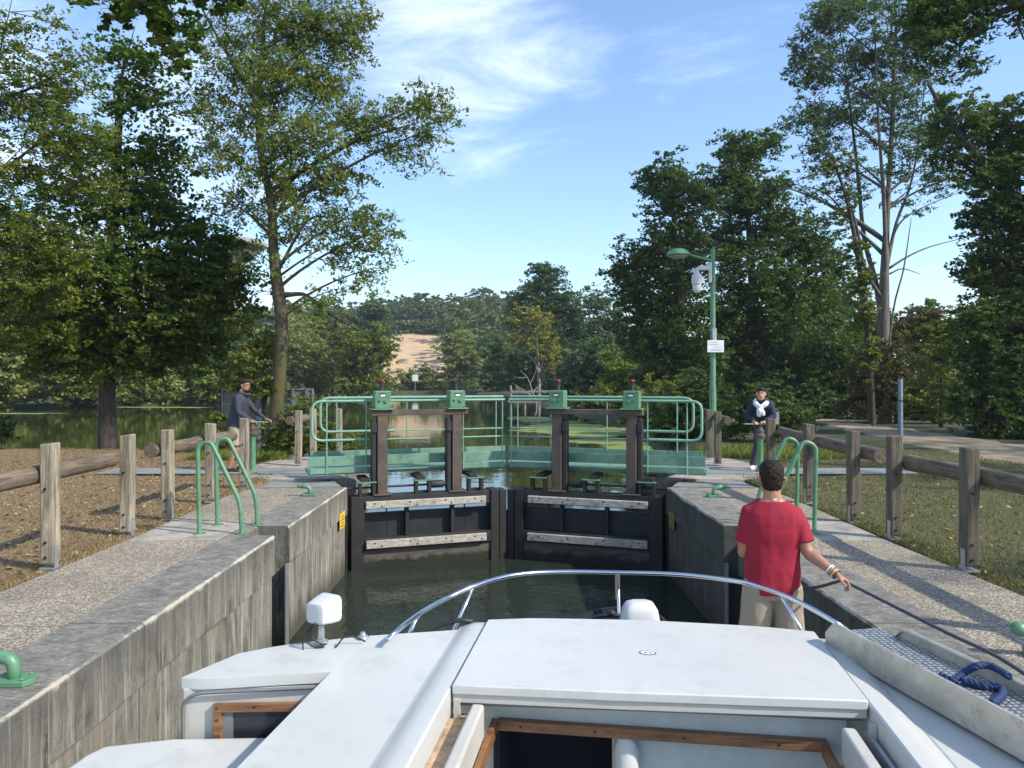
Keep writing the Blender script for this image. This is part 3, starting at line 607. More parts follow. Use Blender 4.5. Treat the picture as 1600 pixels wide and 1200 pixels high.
for i, (x0, x1, y, lab) in enumerate(((-7.25, -6.2, 19.3, 'grey green panel back behind the man in the dark jacket'), (-5.85, -5.05, 19.6, 'grey panel back behind the mossy trunk'))):
    t = thing('information_board', lab, 'notice board', ((x0 + x1) / 2, y, 0), 'panels seen from behind')
    q_ = MB(); q_.box(x0, x1, y, y + .03, .75, 1.5); q_.build('panel', M['board'], t)
    q_ = MB()
    for z in (.73, 1.1, 1.48): q_.box(x0 - .03, x1 + .03, y - .03, y - .002, z, z + .035)
    for x in (x0 - .03, x1): q_.box(x, x + .03, y - .034, y + .03, .73, 1.52)
    q_.build('frame', M['steelplate'], t)
    for x in (x0 + .28, x1 - .16):
        q_ = MB(); q_.box(x, x + .07, y - .1, y - .035, -.4, 1.53); q_.build('leg', M['bluegrey'], t)
t = thing('distant_sign', 'tiny white square sign on the far bank below the field', 'sign', (-16.2, 133.5, -.3))
q_ = MB(); q_.box(-16.7, -15.7, 133.4, 133.5, 1.45, 2.6); q_.build('sign_plate', M['whitesign'], t)
q_ = MB(); q_.box(-16.27, -16.13, 133.5, 133.6, -.6, 1.6); q_.build('post', M['galv'], t)
q_ = MB(); q_.box(5.17, 5.33, 14.78, 14.80, .88, 1.12); q_.tube([(5.24, 14.84, 0), (5.24, 14.84, 1.05)], .025, 8)
tag(q_.build('control_plate', M['steelplate'], origin=(5.24, 14.8, 0)), 'small light grey plate on a post beside the woman', 'plate')
# jetty
t = thing('jetty', 'old grey timber landing stage by the right bank beyond the gate', 'jetty', (.9, 60, -.6))
q_ = MB(); q_.box(.1, 2.7, 58.5, 61, -.05, .12); q_.build('deck', M['jetty'], t)
q_ = MB()
for x in (.3, 1.4, 2.5): q_.tube([(x, 58.6, -1.6), (x, 58.6, 1.3 if x != 1.4 else .1)], .09, 8)
q_.box(.3, 3.6, 58.5, 58.6, .75, .9); q_.build('pile', M['jetty'], t)
t = thing('water_tower', 'mushroom shaped concrete water tower showing above the trees on the left', 'water tower', (-86, 235, 0))
q_ = MB(); q_.lathe((-84.5, 235, 0), [(3, -5), (2.2, 14), (2.2, 36), (3.2, 38.5), (9.4, 43.2), (9.6, 44.2), (7, 45.2), (0, 46.0)], 40)
q_.build('tank', M['towerconc'], t, smooth=35)
# duckweed
rng = np.random.default_rng(3)
vs, fs = [], []
def weed(px, py, rx, ry, n):
    for _ in range(n):
        a = rng.normal(0, .42), rng.normal(0, .42)
        p = P(px + a[0] * rx, py + a[1] * ry, -.594)
        k = (p.y / 40) ** .7; r0 = rng.uniform(.08, .5) * k; b = len(vs); m = 7
        for j in range(m):
            th = 2 * math.pi * j / m; r_ = r0 * rng.uniform(.6, 1.2); vs.append((p.x + r_ * 1.6 * math.cos(th), p.y + r_ * math.sin(th), -.594 + b * 1e-7))
        fs.append(list(range(b, b + m)))
for a in ((880, 669, 60, 9, 420), (930, 674, 70, 7, 420), (965, 690, 50, 5, 120), (905, 689, 40, 2, 60), (985, 700, 35, 6, 100), (840, 655, 30, 4, 100), (250, 636.5, 70, .8, 160), (30, 646, 60, .7, 30), (640, 618, 130, .7, 160), (1010, 715, 30, 5, 60)): weed(*a)
me = bpy.data.meshes.new('duckweed'); me.from_pydata(vs, [], fs); tag(link('duckweed', me, M['weed']), 'pale green duckweed floating in patches on the river', 'duckweed', kind='stuff')
# ------------------------------------------------------------------ trees
def leaves(name, C, crad, per, size, asp, mat, parent, seed, up=.6, ctint=None, origin=None, flat=.75, droop=0):
    g = np.random.default_rng(seed); n = len(C); N = n * per
    if np.isscalar(crad): crad = np.full(n, crad)
    c = np.repeat(C, per, 0); r = np.repeat(crad, per)[:, None]
    d = g.normal(0, 1, (N, 3)); d /= np.linalg.norm(d, axis=1)[:, None]
    d *= (g.random((N, 1)) ** .55) * r
    if per >= 20:                       # leaves sit in sprays inside each cluster
        ns = max(3, per // 14); o = g.normal(0, 1, (n, ns, 3)); o /= np.linalg.norm(o, axis=2)[..., None]; o *= (g.random((n, ns, 1)) ** .4) * crad[:, None, None] * 1.05
        k_ = g.integers(0, ns, (n, per)); o = o[np.arange(n)[:, None], k_].reshape(N, 3); d = d * np.array([.42, .42, .26]) + o
    d[:, 2] *= flat; d[:, 2] -= droop * np.hypot(d[:, 0], d[:, 1])
    p = c + d
    nm = g.normal(0, 1, (N, 3)); nm[:, 2] = np.abs(nm[:, 2]) + up; nm /= np.linalg.norm(nm, axis=1)[:, None]
    t = np.cross(nm, g.normal(0, 1, (N, 3))); t /= np.linalg.norm(t, axis=1)[:, None]; b = np.cross(nm, t)
    s = (size * g.uniform(.6, 1.3, N))[:, None]; a_ = t * s * .5; b_ = b * s * .5 * asp; k = nm * s * .12
    V = np.stack([p - a_, p - b_ - k, p + a_, p + b_ - k], 1).reshape(-1, 3)
    o0 = np.array(ORG[parent.name] if parent is not None else (origin or (0, 0, 0)))
    V = (V - o0).astype(np.float32)
    me = bpy.data.meshes.new(name); me.vertices.add(N * 4); me.vertices.foreach_set('co', V.ravel())
    me.loops.add(N * 4); me.loops.foreach_set('vertex_index', np.arange(N * 4, dtype=np.int32))
    me.polygons.add(N); me.polygons.foreach_set('loop_start', np.arange(0, N * 4, 4, dtype=np.int32))
    me.update(calc_edges=True)
    ct = g.random(n) if ctint is None else ctint
    ti = np.clip(.5 * np.repeat(ct, per) + .5 * g.random(N), 0, 1).astype(np.float32)
    at = me.attributes.new('tint', 'FLOAT', 'FACE'); at.data.foreach_set('value', ti)
    return link(name, me, mat, parent, origin)
def fill(blobs, g, shell=.5, cellgap=.0):
    C, B = [], []
    for bi, (c, r, n) in enumerate(blobs):
        u = g.normal(0, 1, (n, 3)); u /= np.linalg.norm(u, axis=1)[:, None]; u *= g.random((n, 1)) ** shell
        C.append(np.array(c) + u * np.array(r)); B += [bi] * n
    return np.concatenate(C), np.array(B)
def tree(name, label, cat, d, trunk, blobs, lf, size, per, crad, asp=.55, bark='dark', seed=1, group=None, twig=.012, depth=1.0, twigs=True, limbr=.35, extra=(), up=.6, droop=0, flat=.75, zmin=None, shell=.5, tint=None):
    g = np.random.default_rng(seed)
    T = [D(px, py, d + dd) for px, py, dd, r in trunk]; TR = [r for *_, r in trunk]
    gz = float(ground_z(T[0].x, T[0].y)) - .1
    if T[0].z > gz + .3: T = [Vector((T[0].x, T[0].y, gz))] + T; TR = [TR[0] * 1.15] + TR
    T[0].z = gz
    root = thing(name, label, cat, T[0], group)
    bl = []
    for e in blobs:
        px, py, rx, ry, n = e[:5]; dd = e[5] if len(e) > 5 else g.uniform(-.35, .35) * rx * d / FPX
        c = D(px, py, d + dd); rr = (rx * d / FPX, depth * (rx + ry) / 2 * d / FPX, ry * d / FPX)
        bl.append(((c.x, c.y, c.z), rr, n))
    C, B = fill(bl, g, shell)
    if zmin is not None: C[:, 2] = np.maximum(C[:, 2], zmin + g.uniform(0, .3, len(C)))
    if d > 45 and not twigs: per = int(per * 1.7)
    cr = crad * g.uniform(.7, 1.35, len(C))
    ct = np.clip(g.random(len(C)) * .6 + .4 * g.random(len(bl))[B], 0, 1) if tint is None else None
    leaves('crown', C, cr, per, size, asp, LG[lf], root, seed + 50, up=up, ctint=ct, droop=droop, flat=flat)
    mb = MB(); cv = curve(T, 4); rv = np.interp(np.linspace(0, 1, len(cv)), np.linspace(0, 1, len(TR)), TR).tolist()
    rv[0] *= 1.45; mb.tube(cv, rv, 10)
    for lst in extra:                       # further stems and limbs drawn as polylines
        pts = [D(px, py, d + dd) for px, py, dd, r in lst]; c2 = curve(pts, 4)
        mb.tube(c2, np.interp(np.linspace(0, 1, len(c2)), np.linspace(0, 1, len(lst)), [r for *_, r in lst]).tolist(), 7)
    if twigs:
        limbs = []
        for c, r, n in bl:
            c = Vector(c); best = None
            for i, p in enumerate(cv[len(cv) // 4:], len(cv) // 4):
                sc = (p - c).length + 2.2 * max(0, p.z - (c.z - .45 * math.hypot(p.x - c.x, p.y - c.y)))
                if best is None or sc < best[0]: best = (sc, p, rv[i])
            p = best[1]; m_ = p.lerp(c, .5) + Vector((g.normal() * .06, g.normal() * .06, .12)) * (p - c).length
            e = c + Vector((0, 0, r[2] * .5)) + (c - p).normalized() * r[0] * .3
            lp = [(1 - t) ** 2 * p + 2 * t * (1 - t) * m_ + t * t * e for t in [j / 8 for j in range(9)]]
            r0 = min(best[2] * .7, limbr * .03 * (p - c).length + twig * 2); lr = [r0 * (1 - .8 * j / 8) for j in range(9)]
            mb.tube(lp, lr, 6, False); limbs.append(lp)
        for i, b in enumerate(B):
            c = Vector(C[i]); lp = limbs[b]
            p = min(lp, key=lambda q_: (q_ - c).length + (0 if q_.z < c.z + .2 else .5))
            L_ = (p - c).length
            if L_ < .05: continue
            mid = p.lerp(c, .5) + Vector((0, 0, .10 * L_)) + Vector(g.normal(0, .05 * L_, 3))
            mb.tube([p, mid, c], [twig, twig * .7, twig * .3], 3, False)
            for _ in range(2):
                e = c + Vector(g.normal(0, 1, 3)).normalized() * cr[i] * .8
                mb.tube([mid, c.lerp(e, .3), e], [twig * .5, twig * .4, twig * .2], 3, False)
    mb.build('trunk', BK[bark], root, fix=False, smooth=180)
    return root
# left bank, near
tree('maple_tree', 'dark dense tree with a straight black trunk on the left lawn', 'tree', 20,
     [(168, 690, 0, .24), (167, 620, 0, .21), (170, 540, 0, .19), (175, 400, 0, .16), (182, 250, 0, .12), (190, 120, 0, .07)],
     [(180, 520, 150, 60, 95), (310, 480, 85, 75, 75), (60, 500, 120, 80, 85), (190, 430, 150, 75, 105), (310, 395, 75, 60, 44), (70, 390, 110, 80, 60), (200, 330, 120, 70, 66), (120, 260, 80, 60, 24),
      (235, 250, 75, 55, 30), (225, 160, 65, 55, 20), (205, 80, 55, 45, 13), (350, 440, 42, 45, 22), (250, 560, 100, 30, 30), (110, 570, 80, 22, 16)], 'maple', .125, 100, .52, .75, seed=11, limbr=.8)
tree('ash_tree', 'yellow green tree cut off by the left edge of the picture', 'tree', 16.5,
     [(-30, 700, 0, .2), (-35, 500, 0, .17), (-30, 300, 0, .13), (-10, 120, 0, .08)],
     [(10, 60, 90, 70, 26), (30, 160, 95, 60, 38), (105, 215, 65, 55, 26), (20, 265, 100, 50, 36), (60, 390, 80, 60, 50), (-20, 330, 60, 60, 30), (20, 470, 75, 70, 50), (-60, 150, 80, 80, 30), (110, 120, 45, 50, 20), (150, 290, 40, 40, 14), (-60, 420, 60, 80, 30), (100, 440, 40, 50, 16)],
     'lime', .11, 85, .42, .45, seed=12)
tree('ash_tree', 'tall open ash with a mossy leaning trunk, right of the dark tree', 'tree', 18.2,
     [(428, 700, 0, .19), (432, 640, 0, .16), (438, 560, 0, .155), (440, 500, 0, .145), (436, 465, 0, .155), (428, 400, 0, .12), (424, 320, 0, .10), (408, 240, 0, .085), (404, 170, 0, .07), (410, 80, 0, .05), (420, -40, 0, .03)],
     [(420, 30, 90, 50, 40), (500, 40, 65, 45, 34), (360, 80, 60, 50, 24), (430, 110, 90, 40, 38), (320, 150, 40, 40, 10), (500, 130, 60, 40, 26), (385, 185, 60, 45, 26), (470, 200, 80, 45, 38), (560, 190, 45, 35, 16), (620, 195, 45, 35, 17), (675, 175, 42, 38, 15),
      (650, 225, 40, 25, 9), (350, 250, 45, 45, 14), (430, 280, 80, 40, 26), (520, 280, 60, 45, 24), (370, 320, 45, 35, 9), (470, 340, 70, 35, 18), (560, 345, 50, 32, 17), (590, 375, 35, 25, 9), (400, 400, 60, 25, 7), (520, 390, 50, 25, 8), (575, 430, 45, 14, 6), (540, 60, 40, 50, 14), (500, 470, 60, 16, 7), (560, 15, 25, 20, 6), (450, -50, 110, 40, 30)],
     'ash', .12, 84, .46, .38, bark='moss', seed=13, twig=.009, limbr=.35, droop=.3, flat=1.0, depth=1.3, up=.2,
     extra=[[(438, 462, 0, .09), (455, 460, 0, .06), (480, 462, .1, .045), (515, 490, .3, .035), (560, 515, .4, .02)], [(425, 320, 0, .07), (450, 285, .1, .06), (500, 250, .2, .05), (560, 220, .3, .035), (640, 195, .3, .02)],
            [(427, 370, 0, .05), (405, 350, 0, .04), (385, 330, -.2, .02)], [(428, 345, 0, .05), (450, 300, .2, .045), (455, 240, .3, .03), (462, 190, .4, .02)], [(405, 170, 0, .05), (330, 40, .2, .03), (300, -20, .3, .02)], [(436, 420, 0, .045), (480, 345, .2, .03), (520, 340, .3, .015)]])
tree('oak_tree', 'dark overhanging branches with big leaves at the top left', 'tree', 9.0,
     [(-420, 900, -2, .22), (-400, 500, -2, .2), (-330, 100, -1.5, .16), (-100, -230, -.6, .09), (140, -200, 0, .05), (240, -60, 0, .03)],
     [(220, -30, 90, 40, 26, 0), (250, 20, 60, 40, 18, 0), (280, 75, 35, 40, 8, 0), (190, 25, 50, 25, 8, 0), (350, -10, 40, 30, 8, 0)], 'maple', .10, 50, .21, .7, seed=14, twig=.008)
# shrubs: bushes on a bank
def bush(name, label, d, blobs, lf, seed, size=.22, per=60, crad=.55, group=None, cat='bush', asp=.6, bark='dark', base=None, zmin=None, twigs=True, up=.6):
    e = blobs[0]; bx = e[0] if base is None else base
    tr_ = [(bx, VY + (CZ + .2) * FPX / d, 0, .06), (bx + 2, e[1] + e[3] * .2, 0, .04), (bx + 4, e[1] - e[3] * .6, 0, .02)]
    return tree(name, label, cat, d, tr_, blobs, lf, size, per, crad, asp, bark, seed, group, twig=.012, twigs=twigs, zmin=zmin, up=up)
bush('shrub', 'leafy green shrub at the foot of the mossy trunk by the gate', 17.6, [(470, 670, 45, 42, 55), (520, 690, 38, 25, 34), (440, 690, 40, 25, 30), (480, 635, 25, 20, 12), (545, 702, 18, 10, 10)], 'bank', 21, .09, 70, .22, zmin=-.35, asp=.35)
bush('shrub', 'small green weed clump behind the man in the dark jacket', 18.4, [(347, 665, 15, 22, 14), (358, 685, 20, 14, 12)], 'bank', 22, .09, 60, .18, zmin=-.1)
bush('sapling', 'thin young tree with pale leaves between the man and the mossy trunk', 18.6, [(400, 540, 42, 55, 40), (375, 590, 35, 25, 18), (420, 600, 25, 25, 14)], 'bank', 23, .10, 60, .28, cat='tree', base=412)
bush('shrub', 'small dark shrub at the left edge beside the river', 19.0, [(4, 668, 22, 20, 20), (-20, 640, 30, 40, 25)], 'oak', 24, .10, 60, .25)
# far left bank
FB = [(-40, 560, 70, 75, 62, 'oak'), (20, 590, 45, 42, 58, 'willow'), (85, 575, 45, 55, 60, 'bank'), (140, 600, 35, 32, 62, 'lime'), (190, 590, 45, 40, 66, 'bank'), (245, 605, 35, 26, 68, 'willow'), (290, 580, 50, 50, 70, 'bank'), (345, 590, 42, 42, 74, 'oak'),
      (395, 590, 45, 32, 80, 'bank'), (330, 520, 60, 50, 84, 'oak'), (110, 510, 90, 50, 78, 'oak'), (10, 490, 90, 60, 76, 'oak')]
NM = ['dark bush on the far bank at the left edge', 'pale bush on the far bank below the left tree crown', 'upright green bush on the far bank left of the dark trunk', 'yellow green low bush behind the dark trunk', 'rounded green bush on the far bank right of the dark trunk', 'low pale bush on the far bank above the yellow weed line',
      'broad green bush on the far bank left of the man', 'dark bush on the far bank behind the grey panel', 'green bush on the far bank beside the mossy trunk', 'taller dark tree behind the bushes of the far bank, above the panel', 'dark tree on the far bank hidden behind the maple crown', 'dark tree on the far bank behind the leftmost bushes']
for i, ((px, py, rx, ry, d, lf), lab) in enumerate(zip(FB, NM)):
    bush('bank_bush' if i < 9 else 'bank_tree', lab, d, [(px, py, rx * .8, ry * .8, 34), (px - rx * .45, py + ry * .35, rx * .55, ry * .6, 18), (px + rx * .5, py + ry * .25, rx * .5, ry * .6, 18), (px + rx * .1, py - ry * .6, rx * .45, ry * .4, 10)], lf, 100 + i, .38, 60, 1.15, group='bushes and trees of the far bank', zmin=-.4, cat='bush' if i < 9 else 'tree', twigs=False)
# middle distance
tree('willow_tree', 'light green tree on the far bank, left of the stubble field', 'tree', 92, [(455, 640, 0, .25), (458, 540, 0, .15)], [(455, 525, 45, 40, 40), (490, 560, 40, 45, 40), (430, 575, 40, 40, 30), (480, 600, 45, 18, 20)], 'willow', .42, 60, 1.3, seed=31, twigs=False)
tree('bank_tree', 'mid green tree overhanging the left edge of the stubble field', 'tree', 88, [(575, 625, 0, .25), (572, 540, 0, .15)], [(570, 540, 42, 45, 50), (600, 560, 24, 30, 18), (540, 570, 35, 45, 36), (560, 600, 50, 18, 30), (595, 600, 28, 14, 14)], 'bank', .40, 60, 1.2, seed=32, twigs=False)
tree('bank_tree', 'olive tree left of the field, behind the left paddle post', 'tree', 96, [(520, 620, 0, .25), (520, 560, 0, .15)], [(520, 530, 35, 35, 28), (510, 570, 32, 30, 26), (525, 600, 30, 18, 18)], 'brown', .42, 60, 1.3, seed=33, twigs=False)
tree('bank_tree', 'tall pale tree standing left above the field', 'tree', 150, [(590, 600, 0, .3), (590, 500, 0, .2)], [(585, 490, 24, 26, 30), (600, 520, 18, 25, 18), (560, 500, 24, 28, 22)], 'poplar', .6, 55, 1.9, seed=34, twigs=False)
tree('willow_tree', 'round pale willow standing right of the stubble field', 'tree', 138, [(718, 620, 0, .3), (718, 560, 0, .2)], [(712, 535, 26, 24, 34), (720, 570, 32, 30, 44), (745, 560, 18, 28, 18), (700, 590, 22, 18, 20), (715, 605, 34, 10, 18)], 'willow', .5, 60, 1.5, seed=35, twigs=False)
tree('bank_bush', 'dark low bush in front of the stubble field', 'bush', 136, [(650, 612, 0, .1), (650, 600, 0, .1)], [(645, 594, 26, 16, 26), (670, 600, 22, 14, 18), (665, 580, 10, 10, 6)], 'bank', .5, 55, 1.3, seed=36, twigs=False, zmin=-.2)
tree('bank_tree', 'dark gap tree between the pale willow and the big middle tree', 'tree', 128, [(778, 615, 0, .3), (778, 560, 0, .2)], [(778, 550, 28, 40, 44), (765, 590, 28, 24, 26), (790, 600, 20, 20, 18)], 'oak', .5, 60, 1.5, seed=37, twigs=False)
tree('oak_tree', 'tall dark green tree at the centre, rising above the golden tree', 'tree', 100, [(860, 640, 0, .4), (858, 520, 0, .3), (852, 440, 0, .1)], [(850, 445, 34, 30, 40), (825, 475, 34, 30, 32), (885, 475, 34, 32, 38), (850, 500, 60, 35, 50), (905, 515, 30, 35, 30), (850, 560, 60, 40, 50), (815, 590, 40, 35, 34), (880, 600, 50, 25, 30), (846, 424, 14, 12, 8)], 'oak', .42, 65, 1.3, seed=38, twigs=False)
tree('golden_tree', 'golden yellow tree in front of the tall tree at the centre', 'tree', 84, [(842, 640, 0, .2), (842, 580, 0, .12), (838, 520, 0, .06)], [(828, 490, 28, 16, 14, -2), (845, 515, 34, 22, 20, -2), (865, 545, 20, 22, 13, -2), (860, 572, 22, 14, 9, -2), (812, 530, 18, 12, 7, -2), (835, 545, 20, 12, 7, -2), (800, 505, 14, 10, 4, -2)], 'yellow', .32, 55, .85, bark='dead', seed=39, twig=.03,
     extra=[[(842, 600, -1, .12), (838, 570, -1, .09), (825, 555, -1, .05), (812, 548, -1, .02)], [(842, 590, -1, .1), (850, 560, -1, .06), (862, 545, -1, .02)]])
tree('dead_tree', 'bare bleached dead branches leaning over the water at the centre', 'dead tree', 66, [(838, 628, 0, 0.060), (832, 612, 0, 0.048), (824, 590, 0, 0.030), (812, 578, 0, 0.012)], [(830, 590, 1, 1, 1)], 'brown', .05, 1, .05, bark='dead', seed=40, twigs=False,
     extra=[[(836, 622, 0, 0.042), (815, 608, 0, 0.030), (800, 598, .3, 0.012)], [(828, 600, 0, 0.030), (836, 584, .3, 0.018), (838, 572, .3, 0.009)], [(822, 590, 0, 0.024), (808, 590, 0, 0.012), (800, 584, 0, 0.006)], [(832, 612, 0, 0.030), (846, 600, .3, 0.018), (850, 586, .2, 0.009)]])
tree('willow_tree', 'pale feathery tree right of the centre, behind the shrubs', 'tree', 92, [(950, 640, 0, .3), (950, 540, 0, .2)], [(935, 475, 26, 22, 16), (960, 500, 34, 26, 28), (930, 530, 34, 34, 34), (970, 545, 40, 35, 36), (925, 580, 40, 30, 30)], 'poplar', .40, 60, 1.3, seed=41, twigs=False)
tree('bank_tree', 'grey green tree leaning over the water right of the golden tree', 'tree', 70, [(915, 650, 0, .2), (915, 590, 0, .12)], [(915, 580, 34, 40, 44), (945, 560, 34, 36, 36), (885, 610, 25, 22, 24), (930, 615, 42, 22, 30)], 'poplar', .34, 60, 1.0, seed=42, twigs=False)
tree('bank_tree', 'brownish shrubby tree overhanging the duckweed on the right bank', 'tree', 54, [(975, 660, 0, .2), (975, 600, 0, .12)], [(975, 575, 34, 40, 36), (1005, 600, 38, 40, 40), (955, 625, 40, 26, 36), (990, 640, 40, 20, 30), (920, 632, 30, 16, 20)], 'bank', .27, 65, .8, seed=43, twigs=False)
# right bank
tree('oak_tree', 'tall dark tree with a ragged top, left of the lamp post', 'tree', 40, [(1060, 680, 0, .4), (1062, 520, 0, .3), (1055, 380, 0, .15), (1050, 300, 0, .08)],
     [(1040, 280, 48, 38, 34), (1075, 320, 50, 45, 44), (1030, 350, 30, 22, 8), (1010, 410, 48, 35, 34), (1065, 400, 70, 50, 60), (985, 455, 40, 35, 26), (1045, 480, 70, 50, 60), (1010, 530, 55, 45, 50), (1080, 560, 60, 50, 50), (1030, 600, 60, 45, 44), (960, 430, 18, 16, 5), (1090, 640, 60, 30, 34)], 'oak', .24, 90, .85, seed=51, limbr=.9)
tree('oak_tree', 'tall broad dark tree behind the lamp post on the right', 'tree', 43, [(1180, 680, 0, .4), (1180, 520, 0, .3), (1170, 360, 0, .15), (1165, 250, 0, .08)],
     [(1165, 240, 40, 34, 30), (1195, 225, 22, 22, 9), (1135, 290, 50, 40, 40), (1180, 310, 55, 45, 46), (1215, 360, 55, 45, 42), (1140, 380, 60, 55, 56), (1260, 380, 50, 45, 34), (1200, 440, 80, 55, 70), (1130, 480, 60, 55, 54), (1270, 460, 60, 60, 50), (1190, 540, 80, 55, 60), (1120, 570, 60, 50, 44), (1265, 560, 60, 55, 50), (1200, 620, 80, 40, 50), (1310, 420, 30, 40, 14)], 'oak', .25, 90, .9, seed=52, limbr=.9)
tree('ash_tree', 'tall slender many stemmed tree with a pale trunk on the right', 'tree', 33,
     [(1382, 640, 0, .27), (1380, 560, 0, .26), (1381, 470, 0, .23), (1383, 400, 0, .16), (1388, 300, 0, .10), (1395, 180, 0, .10), (1400, 40, 0, .05)],
     [(1290, 40, 50, 45, 21), (1340, 10, 70, 45, 28), (1270, 110, 45, 45, 20), (1320, 100, 70, 50, 31), (1390, 50, 70, 60, 36), (1260, 180, 40, 40, 15), (1310, 190, 55, 50, 23), (1370, 150, 60, 60, 31), (1430, 110, 50, 60, 27), (1270, 250, 40, 36, 10), (1330, 270, 45, 50, 14), (1400, 230, 50, 60, 21), (1450, 190, 42, 50, 17), (1250, 310, 25, 30, 4), (1300, 340, 45, 40, 8), (1460, 260, 30, 40, 8), (1420, 310, 35, 30, 5), (1340, -60, 110, 50, 31), (1450, 20, 50, 60, 21), (1215, 300, 18, 20, 3), (1480, 290, 24, 20, 3)],
     'poplar', .17, 100, .62, .42, bark='pale', seed=53, twig=.016, limbr=.7,
     extra=[[(1380, 520, 0, 0.136), (1368, 440, .3, 0.116), (1350, 370, .5, 0.095), (1338, 250, .7, 0.068), (1320, 100, .8, 0.034), (1305, 0, .8, 0.020)], [(1380, 470, 0, 0.095), (1352, 420, -.3, 0.068), (1335, 340, -.5, 0.054), (1300, 250, -.6, 0.041), (1270, 170, -.6, 0.020)],
            [(1383, 430, 0, 0.095), (1400, 350, .3, 0.068), (1425, 280, .5, 0.048), (1440, 180, .7, 0.034), (1450, 60, .7, 0.020)], [(1384, 460, 0, 0.095), (1382, 330, -.3, 0.088), (1372, 180, -.5, 0.054), (1366, 20, -.5, 0.027)], [(1388, 420, 0, 0.061), (1420, 400, 0, 0.041), (1455, 385, .2, 0.027), (1505, 372, .4, 0.014)],
            [(1385, 400, 0, 0.054), (1405, 350, -.3, 0.041), (1440, 325, -.4, 0.027), (1500, 300, -.4, 0.014)], [(1390, 428, 0, 0.041), (1410, 420, 0, 0.027), (1438, 428, 0, 0.014)], [(1380, 640, -1, 0.048), (1395, 490, -1, 0.041), (1412, 420, -1, 0.034), (1424, 340, -1, 0.014)],
            [(1360, 400, 0, 0.061), (1300, 310, .5, 0.034), (1250, 290, .6, 0.020), (1215, 280, .6, 0.010)]])
tree('ivy_clad_tree', 'ivy covered leaning trunk just left of the pale many stemmed tree', 'tree', 31.5, [(1362, 650, 0, .15), (1357, 540, 0, .14), (1350, 470, 0, .13), (1340, 400, 0, .10), (1325, 320, 0, .07), (1300, 240, 0, .04)],
     [(1356, 560, 14, 40, 22, 0), (1353, 500, 13, 35, 22, 0), (1347, 440, 12, 35, 20, 0), (1340, 390, 12, 25, 10, 0), (1300, 260, 35, 40, 10), (1320, 320, 25, 30, 6)], 'bank', .13, 70, .28, .8, seed=54)
tree('oak_tree', 'dark leaning tree at the right edge with thick diagonal limbs', 'tree', 24,
     [(1690, 660, 0, .3), (1655, 500, 0, .26), (1610, 360, 0, .22), (1550, 270, 0, .17), (1490, 200, 0, .1), (1450, 130, 0, .05)],
     [(1560, 200, 50, 50, 34), (1490, 190, 45, 45, 26), (1600, 250, 60, 60, 50), (1530, 280, 40, 30, 16), (1570, 350, 60, 45, 44), (1545, 430, 42, 45, 34), (1600, 420, 60, 60, 56), (1590, 500, 70, 50, 50), (1640, 330, 60, 80, 60), (1660, 180, 70, 80, 50), (1530, 390, 25, 25, 8), (1480, 240, 30, 25, 7), (1540, 330, 30, 30, 10)], 'oak', .16, 85, .55, .6, seed=55, limbr=.8,
     extra=[[(1610, 360, 0, .14), (1560, 310, .3, .1), (1510, 260, .4, .07), (1470, 230, .4, .03)], [(1640, 470, 0, .12), (1590, 420, 0, .08), (1545, 400, 0, .04)]])
tree('ash_tree', 'dark overhanging boughs in the top right corner', 'tree', 15,
     [(1900, 900, -3, .3), (1880, 400, -2, .26), (1780, 60, -1, .18), (1640, 10, 0, .09), (1560, 20, 0, .06), (1500, 70, 0, .03)],
     [(1450, 60, 45, 50, 22, 0), (1490, 30, 50, 45, 26, 0), (1500, 100, 40, 25, 9, 0), (1540, 0, 60, 35, 26, 0), (1600, 15, 40, 26, 8, 0), (1620, -40, 90, 50, 40, 0), (1440, -10, 50, 45, 20, 0), (1800, 0, 120, 120, 60, 0)], 'oak', .12, 70, .38, .4, seed=56, twig=.009, extra=[[(1610, 12, 0, .05), (1590, 30, 0, .03), (1600, 62, 0, .015)]])
